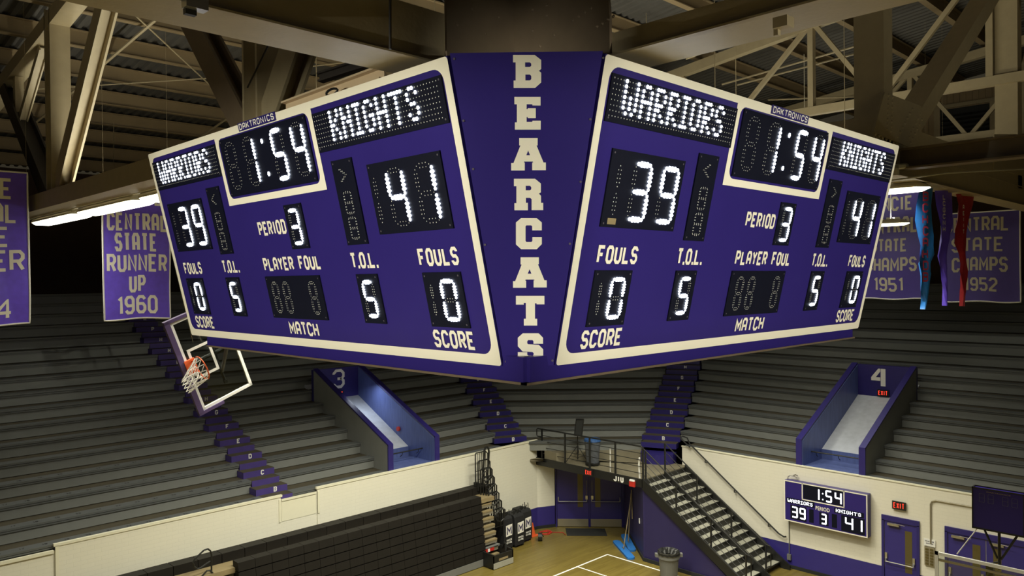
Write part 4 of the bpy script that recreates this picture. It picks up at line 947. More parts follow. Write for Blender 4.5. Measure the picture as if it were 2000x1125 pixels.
# corner panel
ca, cb, cc_, cd_ = V((bx0+.015, by1-.015, ZT+.02)), V((bx2-.015, by0+.015, ZT+.02)), V((bx2-.012, by0+S_+.012, ZB)), V((bx0+S_+.012, by1-.012, ZB))
cn = (cb-ca).cross(cd_-ca).normalized(); cn = cn if cn.dot(CAM-ca) > 0 else -cn
MB().extrude([ca, cb, cc_, cd_], -cn*.06).build('corner_panel', M['purple'], SB)
pp = ca+cn*.003
def chp(dx_, dy_): return lambda a, b: onp(940+a/3.308+dx_, b/3.308+dy_, pp, cn)
LT = [('B', 90, [(205, 57), (345, 57), (387, 90), (387, 148), (372, 160), (387, 172), (387, 235), (347, 271), (209, 271), (209, 223), (222, 223), (222, 105), (205, 105)], [[(283, 105), (314, 105), (323, 114), (323, 127), (314, 135), (283, 135)], [(285, 184), (314, 184), (323, 193), (323, 213), (314, 222), (285, 222)]]),
 ('E', 90, [(214, 328), (383, 328), (383, 384), (330, 384), (330, 376), (293, 376), (293, 408), (300, 408), (300, 401), (352, 401), (352, 466), (300, 466), (300, 458), (293, 458), (293, 490), (330, 490), (330, 482), (384, 482), (384, 540), (217, 540), (217, 493), (230, 493), (230, 376), (214, 376)], []),
 ('A', 90, [(245, 594), (364, 594), (364, 642), (357, 642), (402, 752), (417, 752), (417, 802), (329, 802), (329, 752), (336, 752), (333, 746), (277, 746), (274, 752), (281, 752), (281, 804), (193, 804), (193, 756), (208, 756), (253, 642), (245, 642)], [[(303, 675), (291, 705), (315, 705)]]),
 ('R', 90, [(211, 857), (347, 857), (385, 888), (385, 945), (372, 953), (386, 968), (386, 1013), (400, 1013), (400, 1060), (325, 1060), (325, 990), (316, 980), (288, 980), (288, 1013), (301, 1013), (301, 1061), (214, 1061), (214, 1015), (227, 1015), (227, 905), (211, 905)], [[(287, 903), (315, 903), (323, 911), (323, 925), (315, 932), (287, 932)]]),
 ('C', 420, [(257, 20), (358, 20), (391, 48), (391, 99), (329, 99), (329, 72), (322, 67), (292, 67), (286, 72), (286, 167), (292, 174), (324, 174), (330, 167), (330, 143), (391, 143), (391, 188), (358, 221), (258, 221), (224, 190), (224, 48)], []),
 ('A', 420, [(254, 273), (372, 273), (372, 318), (366, 318), (408, 422), (423, 422), (423, 468), (338, 468), (338, 422), (344, 422), (342, 417), (286, 417), (284, 424), (290, 424), (290, 470), (205, 470), (205, 427), (219, 427), (261, 320), (254, 320)], [[(312, 350), (300, 379), (324, 379)]]),
 ('T', 420, [(224, 522), (408, 522), (408, 577), (357, 577), (357, 570), (347, 570), (347, 670), (361, 670), (361, 714), (275, 714), (275, 670), (288, 670), (288, 568), (274, 568), (274, 579), (224, 579)], []),
 ('S', 420, [(268, 764), (371, 764), (399, 793), (399, 832), (337, 832), (337, 815), (331, 808), (303, 808), (297, 815), (297, 829), (303, 835), (371, 838), (400, 868), (400, 924), (370, 954), (268, 954), (236, 924), (236, 886), (297, 886), (297, 902), (304, 908), (332, 908), (338, 902), (338, 892), (331, 885), (268, 882), (236, 848), (236, 793)], [])]
for ch, dy_, outer, holes in LT:
    q = MB(); polyface(q, outer, holes, chp(0, dy_)); q.build('corner_letter', M['white_vinyl'], SB)
q = MB()
for x, y in ((887, 115), (1178, 113), (905, 236), (924, 330), (1153, 233), (1134, 355), (947, 478), (1113, 476), (988, 706), (1079, 704)):
    P = onp(x, y, pp, cn); q.add([P+(cb-ca).normalized()*(.010*math.cos(1.0472*k))+up*(.010*math.sin(1.0472*k))+cn*.004 for k in range(6)], [tuple(range(6))])
q.build('corner_screws', M['screw'], SB)
# skirt under the faces and the frame on top
sk = MB(); k0, k1 = 8.40, 8.60; sx0, sy0_, sx1, sy1_ = 4.43, 4.33, 10.7, 10.2
sk.beam((sx0, sy0_, (k0+k1)/2), (sx0, sy1_, (k0+k1)/2), .08, k1-k0).beam((sx0, sy0_, (k0+k1)/2), (sx1, sy0_, (k0+k1)/2), .08, k1-k0).beam((sx1, sy0_, (k0+k1)/2), (sx1, sy1_, (k0+k1)/2), .08, k1-k0).beam((sx0, sy1_, (k0+k1)/2), (sx1, sy1_, (k0+k1)/2), .08, k1-k0)
sk.build('bottom_skirt', M['purple'], SB)
MB().box(sx0-.05, sx1+.05, sy0_-.05, sy0_+.02, k0-.02, k0).box(sx0-.05, sx0+.02, sy0_-.05, sy1_, k0-.02, k0).build('skirt_trim', M['steel_dk'], SB)
B(bx0+S_+.1, X1+.2, by0+S_+.1, Y1+.2, 8.52, 8.56).build('bottom_board', M['steel_blk'], SB)
MB().box(bx2+.1, X1, by0+.22, by0+.30, ZT-.06, ZT+.0).box(bx0+.16, bx0+.3, by1+.1, Y1, ZT-.14, ZT-.02).box(X1, X1+.5, by1, Y1, ZT-.2, ZT-.05).build('top_frame', M['steel'], SB)
# hoist gear seen over the left face
root = thing('hoist_beam', (4.5, 7.5, 11.2), 'pale beige steel channel hanging just above the left scoreboard face', 'beam')
a, b = onz(560, 212, 11.10), onz(752, 143, 11.14); MB().ibeam(a, b, .14, .13, t=.02).build('channel', M['beige'], root)
MB().tube([onz(648, 180, 11.04)+V((0, .10*math.cos(t), .03*math.sin(t))) for t in [i*.5 for i in range(13)]], .012).build('cable_loop', M['black'], root)
root = thing('strut_rail', (4.6, 6.5, 11.4), 'dark green slotted strut rail crossing below the big left beam', 'rail')
a, b = onz(625, 152, 11.36), onz(812, 92, 11.5); b2 = a.lerp(b, 1.0); MB().ibeam(a, b, .09, .10, t=.02).build('rail', M['steel_blk'], root)
a_, b_ = onz(705, 124, 11.42), onz(728, 150, 11.22)
MB().tube([a_+up*.15, a_], .015).tube([a_, b_+up*.2], .012).build('drop_rod', M['steel_blk'], root)
root = thing('chain_hoist', b_, 'small dark chain hook holding the beige channel', 'hook')
MB().cone(b_+up*.0, b_+up*.10, .03, .045, 12).tube([b_+V((0, .05*math.cos(t), -.05+.05*math.sin(t))) for t in [i*.6 for i in range(9)]], .014).tube([b_+up*.08, b_+up*.26], .012).build('hook', M['steel_blk'], root)

# ================================================================== ROOF STEEL
# truss A runs away to the right (along x) in the plane y 5.0..5.5 ; truss B along y in the plane x 5.0..5.5
def rivets(mb, pts, n_, r=.022):
    n_ = V(n_).normalized(); a = n_.cross(V((0, 0, 1))); a = a.normalized() if a.length > .1 else V((1, 0, 0)); b = n_.cross(a)
    for p in pts:
        p = V(p); k = 6; vs = [p+(a*math.cos(6.283*i/k)+b*math.sin(6.283*i/k))*r for i in range(k)]+[p+n_*r*.8]
        mb.add(vs, [(i, (i+1) % k, k) for i in range(k)])
LO, HI = 5.0, 5.5
root = thing('roof_truss', (11, 5.25, 11), 'deep tan roof truss running from top left behind the scoreboard to the right wall', 'truss')
TA = root
q = MB(); q.box(-10, 13.5, LO, HI, 11.0, 11.42).box(13.5, REARX, LO, HI, 11.0, 11.9); q.build('bottom_chord', M['steel'], root)
MB().box(-10, REARX, LO-.05, LO, 10.985, 11.0).box(5.6, REARX, LO-.012, LO, 11.44, 11.46).build('flange_edge', M['steel'], root)
PX = [14.05, 22.9, 31.2]
for x in PX: MB().box(x-.20, x+.20, LO, HI, 11.4, roofz(5)-.4).build('post', M['steel'], root)
MB().beam((15.5, 5.25, 11.95), (21.6, 5.25, 16.2), .44, .34).build('brace', M['steel'], root)
MB().beam((23.0, 5.25, 11.95), (26.4, 5.25, 16.2), .44, .34).build('brace', M['steel'], root)
gp = [(x, y) for x, y in ((1728, 180), (1799, 207), (1801, 298), (1706, 258))]
MB().extrude([ony(x, y, LO-.03) for x, y in gp], (0, .03, 0)).build('gusset_plate', M['steel'], root)
MB().extrude([ony(x, y, LO-.03) for x, y in ((1942, 262), (1992, 262), (2030, 300), (2030, 350), (1942, 330))], (0, .03, 0)).build('gusset_plate', M['steel'], root)
r = MB(); r_pts = []
for i in range(8): r_pts += [(1735-i*.4, 186+9.5*i), (1743-i*.4, 190+9.5*i)]
for i in range(6): r_pts += [(1782-4.6*i, 213+9*i), (1776-4.6*i, 222+9*i), (1797-4.4*i, 223+9*i), (1800-4.4*i, 234+9*i)]
for i in range(13): r_pts += [(1710+7*i, 262+3.4*i), (1706+7.5*i, 268+3.4*i)]
rivets(r, [ony(x, y, LO-.031) for x, y in r_pts], (0, -1, 0), .034); r.build('rivets', M['steel'], root)
MB().box(-10, REARX, LO, HI, 17.2, 17.65).build('top_chord', M['steel'], root)
g0 = ony(868, 60, LO).x
MB().box(g0, LO, LO-.03, LO, 11.0, 14.5).build('gusset_plate', M['steel_dk'], root)
r = MB(); rivets(r, [(g0+.12+.16*i, LO-.03, 11.35+.17*j) for i in range(4) for j in range(9) if (i+j) % 2 == 0], (0, -1, 0), .014); r.build('rivets', M['steel_dk'], root)
root = thing('roof_truss', (5.25, 12, 11), 'deep tan roof truss running from the far left over the lamps to the upper right', 'truss')
TB = root
q = MB(); q.box(LO, HI, -10, LO, 11.0, 11.18).box(LO, HI, HI, REARY, 11.0, 11.38)
q.build('bottom_chord', M['steel'], root)
MB().box(LO-.05, LO, -10, LO-.06, 10.985, 11.0).build('flange_edge', M['steel'], root)
for y in (10.22, 20.08, 30.0): MB().ibeam((5.25, y, 11.38), (5.25, y, roofz(y)-.35), .42, .44, up=(0, 1, 0), t=.05).build('post', M['steel'], root)
pb0, pb1 = onx(490, 235, 5.25), onx(372, 22, 5.25); yb0, yb1, zb1 = pb0.y, pb1.y, pb1.z
for (y0_, z0_, y1_, z1_, mt_, wd) in ((9.95, 11.42, 7.9, 13.9, 'steel', .30), (20.0, 11.3, 16.0, 15.4, 'steel', .30), (yb0, 11.42, yb1, zb1, 'steel_dk', .30), (20.55, 11.3, 25.2, 15.1, 'steel_blk', .40)):
    MB().ibeam((5.25, y0_, z0_), (5.25, y1_, z1_), .42, wd, up=(1, 0, 0), t=.045).build('brace', M[mt_], root)
MB().beam((5.25, 6, roofz(6)-.62), (5.25, REARY, roofz(REARY)-.62), .42, .34).build('top_chord', M['steel'], root)
MB().ibeam((5.25, 23.6, roofz(23.6)-.8), (5.25, 23.6, 13.6), .2, .2, up=(0, 1, 0), t=.03).ibeam((5.25, 23.5, 13.3), (5.25, 21.2, roofz(21.2)-.85), .18, .2, up=(1, 0, 0), t=.03).build('hanger', M['steel'], root)
g1 = onx(1195, 60, LO).y
MB().extrude([(LO-.03, LO, 11.0), (LO-.03, g1, 11.0), (LO-.03, g1-.0, 11.35), (LO-.03, g1+.35, 14.5), (LO-.03, LO, 14.5)], (.03, 0, 0)).build('gusset_plate', M['steel_dk'], root)
r = MB(); rivets(r, [onx(x, y, LO-.03) for x, y in ((1118, 40), (1130, 33), (1142, 24), (1154, 16), (1166, 52), (1176, 46), (1187, 38), (1198, 32), (1068, 10), (1068, 30), (1040, 20), (1040, 60), (1082, 68), (1055, 90))], (-1, 0, 0), .016); r.build('rivets', M['steel_dk'], root)
MB().box(LO-.2, LO-.02, 3.72, 3.86, 11.62, 12.1).build('bracket', M['steel'], root)
P = onx(1530, 45, LO-.06); MB().obox(P, (.05, 0, 0), (0, .05, 0), (0, 0, .035)).obox(P+V((0, .045, -.05)), (.02, 0, 0), (0, .015, 0), (0, 0, .025)).build('bracket', M['steel'], root)
# cross beam behind the right end of the scoreboard
root = thing('cross_beam', (14.6, 6, 11.1), 'grey brown horizontal beam passing right of the scoreboard under the riveted plate', 'beam')
MB().ibeam((14.6, -8, 11.27), (14.6, 20, 11.27), .3, .36, t=.03).build('beam', M['steel_dk'], root)
# rafter trusses sloping with the roof
for n_i, (x, lab) in enumerate(((22.7, 'slender tan rafter truss above the right half of the scoreboard'), (31.0, 'more distant tan rafter truss near the cream gable wall'))):
    root = thing('rafter_truss', (x, 10, 15), lab, 'truss', None)
    tz = lambda y: roofz(y)-.10-.25
    MB().beam((x, -6, tz(-6)), (x, REARY, tz(REARY)), .26, .30).build('top_chord', M['steel'], root)
    MB().beam((x, -6, tz(5)-3.2), (x, REARY, tz(5)-3.2), .22, .24).build('bottom_chord', M['steel'], root)
    zb = tz(5)-3.2
    for y in (1.0, 5.6, 10.25, 14.9, 19.5):
        MB().beam((x, y, tz(y)), (x, y, zb), .20, .16, up=(0, 1, 0)).build('post', M['steel'], root)
        MB().beam((x, y+.15, tz(y)-.1), (x, y+2.7, zb), .12, .13).build('brace', M['steel'], root)
        MB().beam((x, y-.15, tz(y)-.1), (x, y-1.9, zb), .12, .13).build('brace', M['steel'], root)
# roof purlins
PG = 'ochre roof beams under the deck'
k = 0; y = 35.55
while y > 1.0:
    z = roofz(y)+.17; o = MB().ibeam((-8, y, z), (REARX, y, z), .2, .44, t=.03).build('roof_purlin', M['purlin'])
    tag(o, f'ochre roof beam under the corrugated deck, {ORD[k].replace("front","first")} counting from the dark rear wall', 'beam', PG); k += 1; y -= 2.13
# thin tie rods below the roof on the left and pipes on the right
def rod(pts, r, label, nm='tie_rod', mt='steel', cat='rod', grp=None):
    MB().tube(pts, r, 6).build(nm, M[mt], label=label, cat=cat, group=grp)
RP = (0, 0, 17.95); RN = (0, .12, 1)
rp = lambda x, y: onp(x, y, RP, RN)
rod([rp(262, 28), rp(455, 208)], .022, 'thin tan tie rod descending to the right beneath the left roof')
rod([rp(305, 38), rp(195, 132)], .04, 'stout tan tie rod rising behind the bright diagonal brace, upper length', grp=None)
rod([rp(168, 158), rp(70, 239)], .04, 'stout tan tie rod behind the left posts, lower length')
rod([rp(10, 178), rp(420, 152), rp(690, 120)], .018, 'long nearly level tan rod crossing the left roof bay')
rod([rp(458, 222), rp(300, 330)], .035, 'tan tie rod meeting the top of the scoreboard on the left')
rod([rp(222, 240), rp(222, 345)], .012, 'thin vertical hanger wire above the bright lamps')
for i, (a, b, lab) in enumerate((((1340, 115), (1620, 12), 'upper thin sprinkler pipe above the right scoreboard face'), ((1410, 165), (1690, 85), 'middle thin sprinkler pipe above the right scoreboard face'), ((1440, 166), (1690, 100), 'lower thin wire below the middle sprinkler pipe'), ((1500, 195), (1690, 188), 'lowest thin pipe above the maker name'), ((1200, 128), (1480, 68), 'thin pale pipe starting at the right corner of the corner panel'))):
    P0_ = (0, 0, 17.4-i*.1); rod([onp(*a, P0_, RN), onp(*b, P0_, RN)], .03, lab, nm='sprinkler_pipe', mt='steel', cat='pipe')
rod([onx(395, -30, 4.95), onx(868, 57, 4.9)], .012, 'dark cable stretched along the big left beam', nm='power_cable', mt='steel_blk', cat='cable')
rod([ony(762, -20, 4.93), ony(762, 96, 4.93)], .012, 'dark vertical conduit on the big left beam', nm='vertical_conduit', mt='steel_blk', cat='conduit')
rod([V((5.0, 10.2, 11.9)), onx(528, 80, 5.0), onx(510, -30, 5.0)], .012, 'dark cable hanging beside the middle post', nm='power_cable', mt='steel_blk', cat='cable')
rod([ony(1750, 326, 4.9), ony(2010, 298, 4.9)], .05, 'pale square conduit crossing the right edge above the pennants', nm='lamp_track', mt='housing', cat='conduit')
rod([ony(1742, 352, 4.9), ony(1850, 338, 4.9), ony(2010, 330, 4.9)], .015, 'thin pale rod below the square conduit at the right', nm='lamp_rod', mt='housing', cat='rod')
B(*(lambda p: (p.x-.06, p.x+.06, p.y-.05, p.y+.05, p.z-.06, p.z+.06))(ony(1748, 336, 4.9))).build('junction_box', M['housing'], label='white junction box at the end of the pale conduit', cat='box')
root = thing('roof_floodlight', onx(380, 8, 4.9) if False else ony(380, 8, 4.9), 'small silver blue box lamp clamped under the big left beam', 'lamp')
P = ony(381, 8, 4.9); MB().obox(P, (.07, 0, 0), (0, .04, 0), (0, 0, .035)).build('case', M['greyblue'] if False else M['chrome'], root); P = ony(371, 21, 4.93)
MB().obox(P, (.035, 0, 0), (0, .02, 0), (0, 0, .028)).build('clamp', M['black'], root)

# ================================================================== LAMPS
def fixture(c, L, along_y=True, w_=.56):
    c = V(c); d = V((0, 1, 0)) if along_y else V((1, 0, 0)); s_ = V((1, 0, 0)) if along_y else V((0, 1, 0))
    root = thing('tube_lamp', c, 'x', 'lamp', 'long white tube lamps under the trusses')
    def shell(mb, h0, prof):
        n_ = len(prof); rings = []
        for t in range(-10, 11):
            u_ = t/10; ee = max(0, (abs(u_)*L/2-(L/2-.30))/.30); k = math.sqrt(max(.03, 1-ee*ee)); rings.append([c+d*(u_*L/2)+s_*(a*k)+V((0, 0, h0+b*k)) for a, b in prof])
        vs = [p for r_ in rings for p in r_]; N_ = len(rings)
        fs = [(i*n_+j, i*n_+(j+1) % n_, (i+1)*n_+(j+1) % n_, (i+1)*n_+j) for i in range(N_-1) for j in range(n_)]
        fs += [tuple(range(n_)), tuple(range((N_-1)*n_, N_*n_))[::-1]]
        mb.add(vs, fs)
    h = w_/2
    q = MB(); shell(q, 0, [(-h, 0), (-h, .04), (-h*.75, .13), (h*.75, .13), (h, .04), (h, 0)]); q.build('housing', M['housing'], root)
    q = MB(); shell(q, -.005, [(-h*.93, 0), (-h*.6, -.06), (h*.6, -.06), (h*.93, 0)]); q.build('lens', M['lens'], root)
    q = MB()
    for t in (-.38, 0, .38): q.beam(c+d*(L*t)+V((0, 0, .12)), c+d*(L*t)+V((0, 0, .2)), .05, .05).box(*(lambda p: (p.x-.36, p.x+.12, p.y-.03, p.y+.03, p.z+.12, p.z+.15))(c+d*(L*t)))
    q.build('hanger', M['housing'], root)
    ld = bpy.data.lights.new('lamp_tubes', 'AREA'); ld.energy = LAMP_W; ld.color = LAMP_COL; ld.shape = 'RECTANGLE'; ld.size = w_; ld.size_y = L*.95; ld.spread = math.radians(122)
    lo = bpy.data.objects.new('lamp_tubes', ld); COL.objects.link(lo); lo.parent = root; lo.location = (0, 0, -.08)
    lu = bpy.data.lights.new('lamp_uplight', 'AREA'); lu.energy = LAMP_W*.25; lu.color = LAMP_COL; lu.shape = 'RECTANGLE'; lu.size = .2; lu.size_y = L*.9
    lo = bpy.data.objects.new('lamp_uplight', lu); COL.objects.link(lo); lo.parent = root; lo.location = (0, 0, .17); lo.rotation_euler = (math.pi, 0, 0)
    return root
protoY = fixture((5.82, 22.15, 10.90), 3.9)
DIM = {}
def clone(src, loc, rot, dim, uplight):
    r = src.copy(); COL.objects.link(r); r.location = loc; r.rotation_euler = (0, 0, rot)
    for ch in src.children:
        if ch.type == 'LIGHT' and ch.data.name.startswith('lamp_uplight') and not uplight: continue
        c_ = ch.copy(); COL.objects.link(c_); c_.parent = r
        if ch.type == 'LIGHT' and not ch.data.name.startswith('lamp_uplight') and dim != 1:
            if dim not in DIM: DIM[dim] = ch.data.copy(); DIM[dim].energy = LAMP_W*dim
            c_.data = DIM[dim]
    return r
q90 = math.pi/2
lamps = [((5.82, 22.15, 10.90), 0, 'glowing tube lamp at the far left end of the lamp row', .1, 1), ((5.82, 18.2, 10.90), 0, 'glowing tube lamp second from the far left end, before the 1960 banner', .1, 1),
 ((5.82, 14.25, 10.90), 0, 'glowing tube lamp whose end disappears behind the left scoreboard edge', .1, 1), ((16.0, 6.9, 10.90), 0, 'white tube lamp above the right hand pennants beside the scoreboard', .5, 1),
 ((26.0, 10.6, 10.90), 0, 'farther tube lamp in front of the 1951 banner', .08, 1),  # lamps after this one are added, unseen, to light court and stands
 ((9.6, 13.6, 10.90), q90, 'added tube lamp hidden behind the left scoreboard face', 2.1, 1), ((19.8, 9.6, 10.90), 0, 'added tube lamp hidden behind the far right part of the scoreboard', .6, 1), ((13.6, 13.6, 10.90), q90, 'added tube lamp hidden behind the middle of the scoreboard', 1, 1),
 ((17.6, 13.6, 10.90), q90, 'added tube lamp hidden behind the right scoreboard face', 1.2, 1), ((16.0, 11.0, 10.90), 0, 'added tube lamp hidden behind the scoreboard, in line with the one above the pennants', .8, 1),
 ((5.82, -3.2, 10.90), 0, 'added tube lamp overhead to the right, outside the view', .8, 0), ((5.82, -7.4, 10.90), 0, 'added tube lamp farther right overhead, outside the view', .8, 0),
 ((-3.4, 5.82, 10.90), q90, 'added tube lamp overhead to the left, outside the view', .8, 1), ((-7.6, 5.82, 10.90), q90, 'added tube lamp farther left overhead, outside the view', .8, 1),
 ((16.0, -1.4, 10.90), 0, 'added tube lamp over the right end of the court, outside the view', .7, 1), ((11.0, -2.6, 10.90), 0, 'added tube lamp between the right court lamps, outside the view', 1, 1),
 ((-4, 12.5, 10.9), 0, 'added tube lamp near the left stand, outside the view', 2.2, 1), ((-3.5, -6.0, 10.9), 0, 'added unseen tube lamp behind the viewpoint', .5, 0)]
for i, (loc, rot, lab, dim, upl) in enumerate(lamps):
    if i:
        o = clone(protoY, loc, rot, dim, upl); o['label'] = lab
        if i > 4 or i == 3:
            ORG[o.name] = V(loc); q = MB()
            for t in (-1.5, 1.5):
                wy = loc[1]+t if not rot else loc[1]
                q.tube([V(loc)+V((0, t, .14)), V((loc[0], loc[1]+t, (roofz(wy)+.4) if i != 3 else 11.1))], .01, 5)
            q.build('hanger_rods', M['steel'], o)
protoY['label'] = lamps[0][2]
for ch in protoY.children:
    if ch.type == 'LIGHT' and not ch.data.name.startswith('lamp_uplight'): ch.data = DIM[.1]
B(5.56, 5.64, 12.0, 24.3, 11.0, 11.05).build('lamp_rail', M['housing'], label='white mounting rail above the glowing lamp row', cat='rail')

# ================================================================== BANNERS AND PENNANTS
def banner(O, U, W_, H_, lines, label, amp=.03, seed=0, cloth='banner', ink='letter'):
    """O upper left corner, U unit vector to the right"""
    O, U = V(O), V(U); nrm = V((0, 0, 1)).cross(U).normalized()
    if nrm.dot(CAM-O) < 0: nrm = -nrm
    def S(a, b, e=0):
        d_ = amp*(math.sin(a*5.1+seed)*.5+math.sin(a*2.3+b*1.7+seed*2)*.8+.4*math.sin(b*4+seed)*(b/H_))
        return O+U*a-V((0, 0, b+.02*math.sin(a*4+seed)*(b/H_)))+nrm*(d_+e)
    root = thing('championship_banner', O+U*W_/2-V((0, 0, H_)), label, 'banner')
    q = MB(); nx, ny = 26, 50; vs = [S(W_*i/nx, H_*j/ny) for j in range(ny+1) for i in range(nx+1)]
    vb = [S(W_*i/nx, H_*j/ny, -.006) for j in range(ny+1) for i in range(nx+1)]; n1 = len(vs)
    fs = [(j*(nx+1)+i, j*(nx+1)+i+1, (j+1)*(nx+1)+i+1, (j+1)*(nx+1)+i) for j in range(ny) for i in range(nx)]
    q.add(vs+vb, fs+[tuple(n1+k for k in f)[::-1] for f in fs]); q.build('cloth', M[cloth], root, smooth=True)
    q = MB()
    per = [(W_*i/nx, 0) for i in range(nx)]+[(W_, H_*j/ny) for j in range(ny)]+[(W_-W_*i/nx, H_) for i in range(nx)]+[(0, H_-H_*j/ny) for j in range(ny)]
    q.tube([S(a, b) for a, b in per], .022, 5, closed=True); q.build('white_piping', M['white'], root)
    for (t, x0, x1, y0, y1) in lines:
        q = MB(); st = .155*(y1-y0)*H_
        word(t, x0*W_, x1*W_, 0, (y1-y0)*H_, st, lambda a, b: S(a, y1*H_-b, .008), q, gap=.13, sub=.05); q.build('letters', M[ink], root)
    q = MB()
    for a in (0.02, W_-.02): q.tube([S(a, 0), V((S(a, 0).x, S(a, 0).y, roofz(S(a, 0).y)+.43))], .0025, 5)
    q.build('hanging_cord', M['steel'], root)
    return root
BY = 21.0
a = ony(203, 625, BY); b = ony(333, 623, BY); top = ony(203, 362, BY).z; Wb = b.x-a.x; Hb = top-a.z
yy = lambda y: (y-362)/(625-362)
banner((a.x, BY, top), (1, 0, 0), Wb, Hb, [('MUNCIE', .1, .9, yy(366), yy(396)), ('CENTRAL', .06, .97, yy(413), yy(449)), ('STATE', .17, .80, yy(453), yy(490)), ('RUNNER', .05, .95, yy(495), yy(531)), ('UP', .37, .62, yy(538), yy(573)), ('1960', .18, .80, yy(579), yy(616))],
       'long purple MUNCIE CENTRAL STATE RUNNER UP 1960 banner under the bright lamps', seed=1)
# the second banner's right part shows at the left edge: same size, so its left edge is out of the frame
b = ony(58, 632, BY); top2 = ony(52, 338, BY).z; H2 = top2-b.z; yy = lambda y: (y-338)/(632-338); W2 = Wb*1.32
banner((b.x-W2, BY, top2), (1, 0, 0), W2, H2, [('MUNCIE', .10, .86, yy(351), yy(391)), ('CENTRAL', .03, .90, yy(399), yy(437)), ('STATE', .16, .82, yy(444), yy(483)), ('RUNNER', .03, .96, yy(489), yy(530)), ('UP', .34, .66, yy(540), yy(578)), ('1954', .20, .84, yy(583), yy(622))],
       'purple MUNCIE CENTRAL STATE RUNNER UP 1954 banner cut by the left edge of the photo', seed=2.5, amp=.035)
BXR = 28.0
a = onx(1842, 587, BXR); b = onx(1993, 590, BXR); top = onx(1990, 412, BXR).z; Wb = a.y-b.y; Hb = top-b.z; yy = lambda y: (y-409)/(589-409); top += .04; Hb += .04; k_ = .04/Hb; sc = 1-k_
zz = lambda y: k_+yy(y)*sc
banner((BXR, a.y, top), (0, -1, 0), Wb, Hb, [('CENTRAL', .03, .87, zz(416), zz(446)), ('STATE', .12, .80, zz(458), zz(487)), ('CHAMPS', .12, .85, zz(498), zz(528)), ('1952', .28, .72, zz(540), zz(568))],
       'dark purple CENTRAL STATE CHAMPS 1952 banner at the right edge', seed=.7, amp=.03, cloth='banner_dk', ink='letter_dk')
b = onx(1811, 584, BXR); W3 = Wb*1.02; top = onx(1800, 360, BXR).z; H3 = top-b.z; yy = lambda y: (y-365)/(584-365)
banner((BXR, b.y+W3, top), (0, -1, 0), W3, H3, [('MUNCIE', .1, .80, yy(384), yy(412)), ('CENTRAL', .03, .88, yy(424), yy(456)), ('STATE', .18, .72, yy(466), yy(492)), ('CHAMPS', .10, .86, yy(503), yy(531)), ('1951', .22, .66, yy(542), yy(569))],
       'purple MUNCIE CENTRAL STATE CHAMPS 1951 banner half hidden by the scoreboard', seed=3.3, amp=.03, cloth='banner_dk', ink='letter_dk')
def pennant(px_top, rows, mt, letmt, label, glyphs, lw, seed):
    """rows: (y, x left, x right) outline measured on the plane y = 4.9"""
    PY = 5.28; root = thing('hanging_pennant', ony(px_top, rows[-1][0], PY), label, 'pennant')
    n_ = 9; L_ = []
    for (y, xl, xr_) in rows:
        r_ = []
        for i in range(n_):
            t = i/(n_-1); P = ony(xl+(xr_-xl)*t, y, PY); r_.append(P+V((0, -.05*math.sin(t*6.28*1.2+seed+y*.04), 0)))
        L_.append(r_)
    vs = [p for r_ in L_ for p in r_]; vb = [p+V((0, .008, 0)) for p in vs]; m1 = len(vs)
    fs = [(j*n_+i, j*n_+i+1, (j+1)*n_+i+1, (j+1)*n_+i) for j in range(len(rows)-1) for i in range(n_-1)]
    MB().add(vs+vb, fs+[tuple(m1+k for k in f) for f in fs]).build('cloth', M[mt], root, smooth=True)
    q = MB()
    for (ch, y0, y1, xc, w_) in glyphs:
        word(ch, 0, 1, 0, 1, lw, lambda a, b: ony(xc-w_/2+w_*a, y1+(y0-y1)*b, PY-.075), q)
    q.build('letters', M[letmt], root)
    MB().tube([ony((rows[0][1]+rows[0][2])/2, rows[0][0]+1, PY), V((*ony((rows[0][1]+rows[0][2])/2, rows[0][0]-3, PY)[:2], 11.05))], .01, 5).build('hanging_cord', M['white'], root)
pennant(1808, [(368, 1793, 1823), (400, 1792, 1824), (430, 1793, 1822), (460, 1796, 1820), (480, 1797, 1818), (497, 1793, 1821), (515, 1791, 1816), (535, 1798, 1819), (550, 1801, 1817), (570, 1803, 1814), (588, 1805, 1809), (604, 1802, 1803)], 'pen_blue', 'pen_redtxt',
        'bright blue twisted pennant with vertical red letters, hanging nearest the scoreboard', [(c_, 374+i*22.5, 374+i*22.5+19, 1808-.5*(i % 3), 11) for i, c_ in enumerate('BCHCAHDB')], .2, 0)
pennant(1848, [(372, 1831, 1862), (400, 1833, 1858), (440, 1835, 1856), (470, 1835, 1853), (500, 1834, 1850), (520, 1841, 1849), (545, 1844, 1848), (570, 1845, 1847), (597, 1845, 1846)], 'banner', 'letter',
        'dark purple narrow pennant with vertical white letters, middle of the three', [(c_, 380+i*12.5, 380+i*12.5+10, 1844, 5) for i, c_ in enumerate('LCGCNH')], .2, 2)
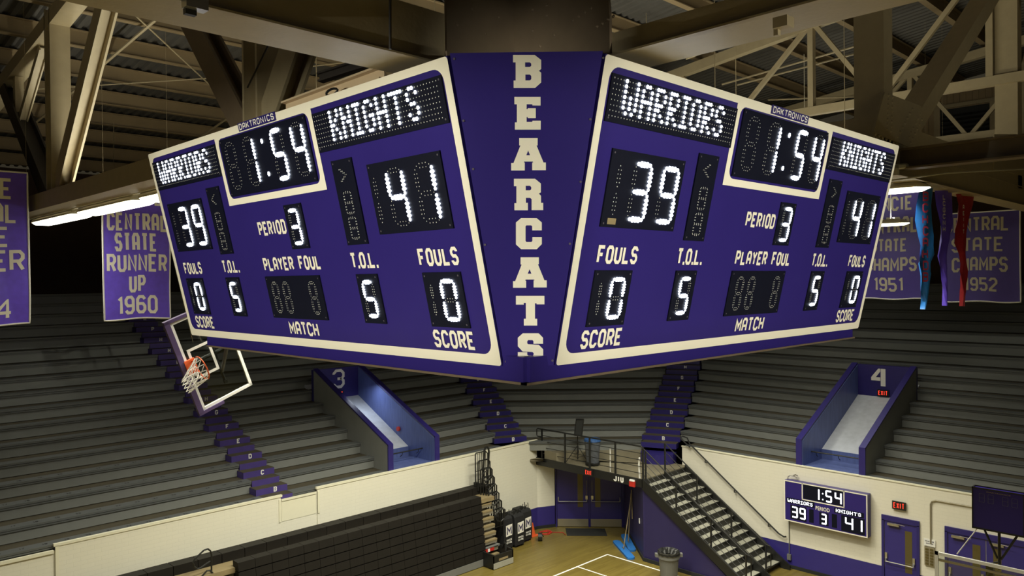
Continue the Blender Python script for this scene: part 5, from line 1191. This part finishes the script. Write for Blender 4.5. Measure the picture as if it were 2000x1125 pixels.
pennant(1882, [(379, 1866, 1898), (400, 1868, 1897), (430, 1868, 1893), (450, 1866, 1892), (475, 1869, 1891), (495, 1878, 1886), (515, 1879, 1885), (530, 1875, 1886), (545, 1876, 1885), (570, 1878, 1883), (598, 1879, 1880)], 'pen_red', 'letter',
        'dark red pennant with small white letters hanging before the 1952 banner', [(c_, 388+i*12, 388+i*12+9, 1882, 3) for i, c_ in enumerate('VAEIIT')], .24, 4)

# added unseen floodlights, put in to brighten the scoreboard faces
def added_flood(loc, aim, W_, label):
    loc, aim = V(loc), V(aim); d = (aim-loc).normalized()
    root = thing('added_floodlight', loc, label, 'lamp')
    MB().cone(loc-d*.35, loc, .10, .20, 16).tube([loc-d*.3, V((loc.x, loc.y, 11.0))], .02).build('can', M['black'], root)
    sd2 = d.cross(V((0, 0, 1))).normalized(); u2_ = sd2.cross(d); c_ = loc+d*.6
    hd = MB(); hd.obox(c_+u2_*(.088+.4), sd2*.9, d*.01, u2_*.4); hd.obox(c_-u2_*(.052+.4), sd2*.9, d*.01, u2_*.4)
    for sg in (-1, 1): hd.obox(c_+sd2*sg*(.155+.37)+u2_*.018, sd2*.37, d*.01, u2_*.072)
    hd.build('barn_doors', M['black'], root)  # plates added to keep the beam off girders and stands
    ld = bpy.data.lights.new('added_flood_bulb', 'SPOT'); ld.energy = W_; ld.color = LAMP_COL; ld.spot_size = math.radians(60); ld.spot_blend = .5; ld.shadow_soft_size = .03
    lo = bpy.data.objects.new('added_flood_bulb', ld); COL.objects.link(lo); lo.location = loc+d*.06; lo.rotation_euler = d.to_track_quat('-Z', 'Y').to_euler()
added_flood((-7, 4.0, 8.9), (4.2, 7.4, 9.3), 5000, 'added black lamp, unseen at the left, brightening the left scoreboard face')
added_flood((4.0, -7, 8.9), (7.6, 4, 9.3), 5000, 'added black lamp, unseen at the right, brightening the right scoreboard face')

for yy_ in (9.2, 12.0): rod([V((26.0, yy_, 11.05)), V((26.0, yy_, roofz(yy_)))], .012, 'thin hanger rod of the farther tube lamp, ' + ('nearer' if yy_ < 10 else 'farther') + ' of its two', nm='lamp_rod', mt='housing')
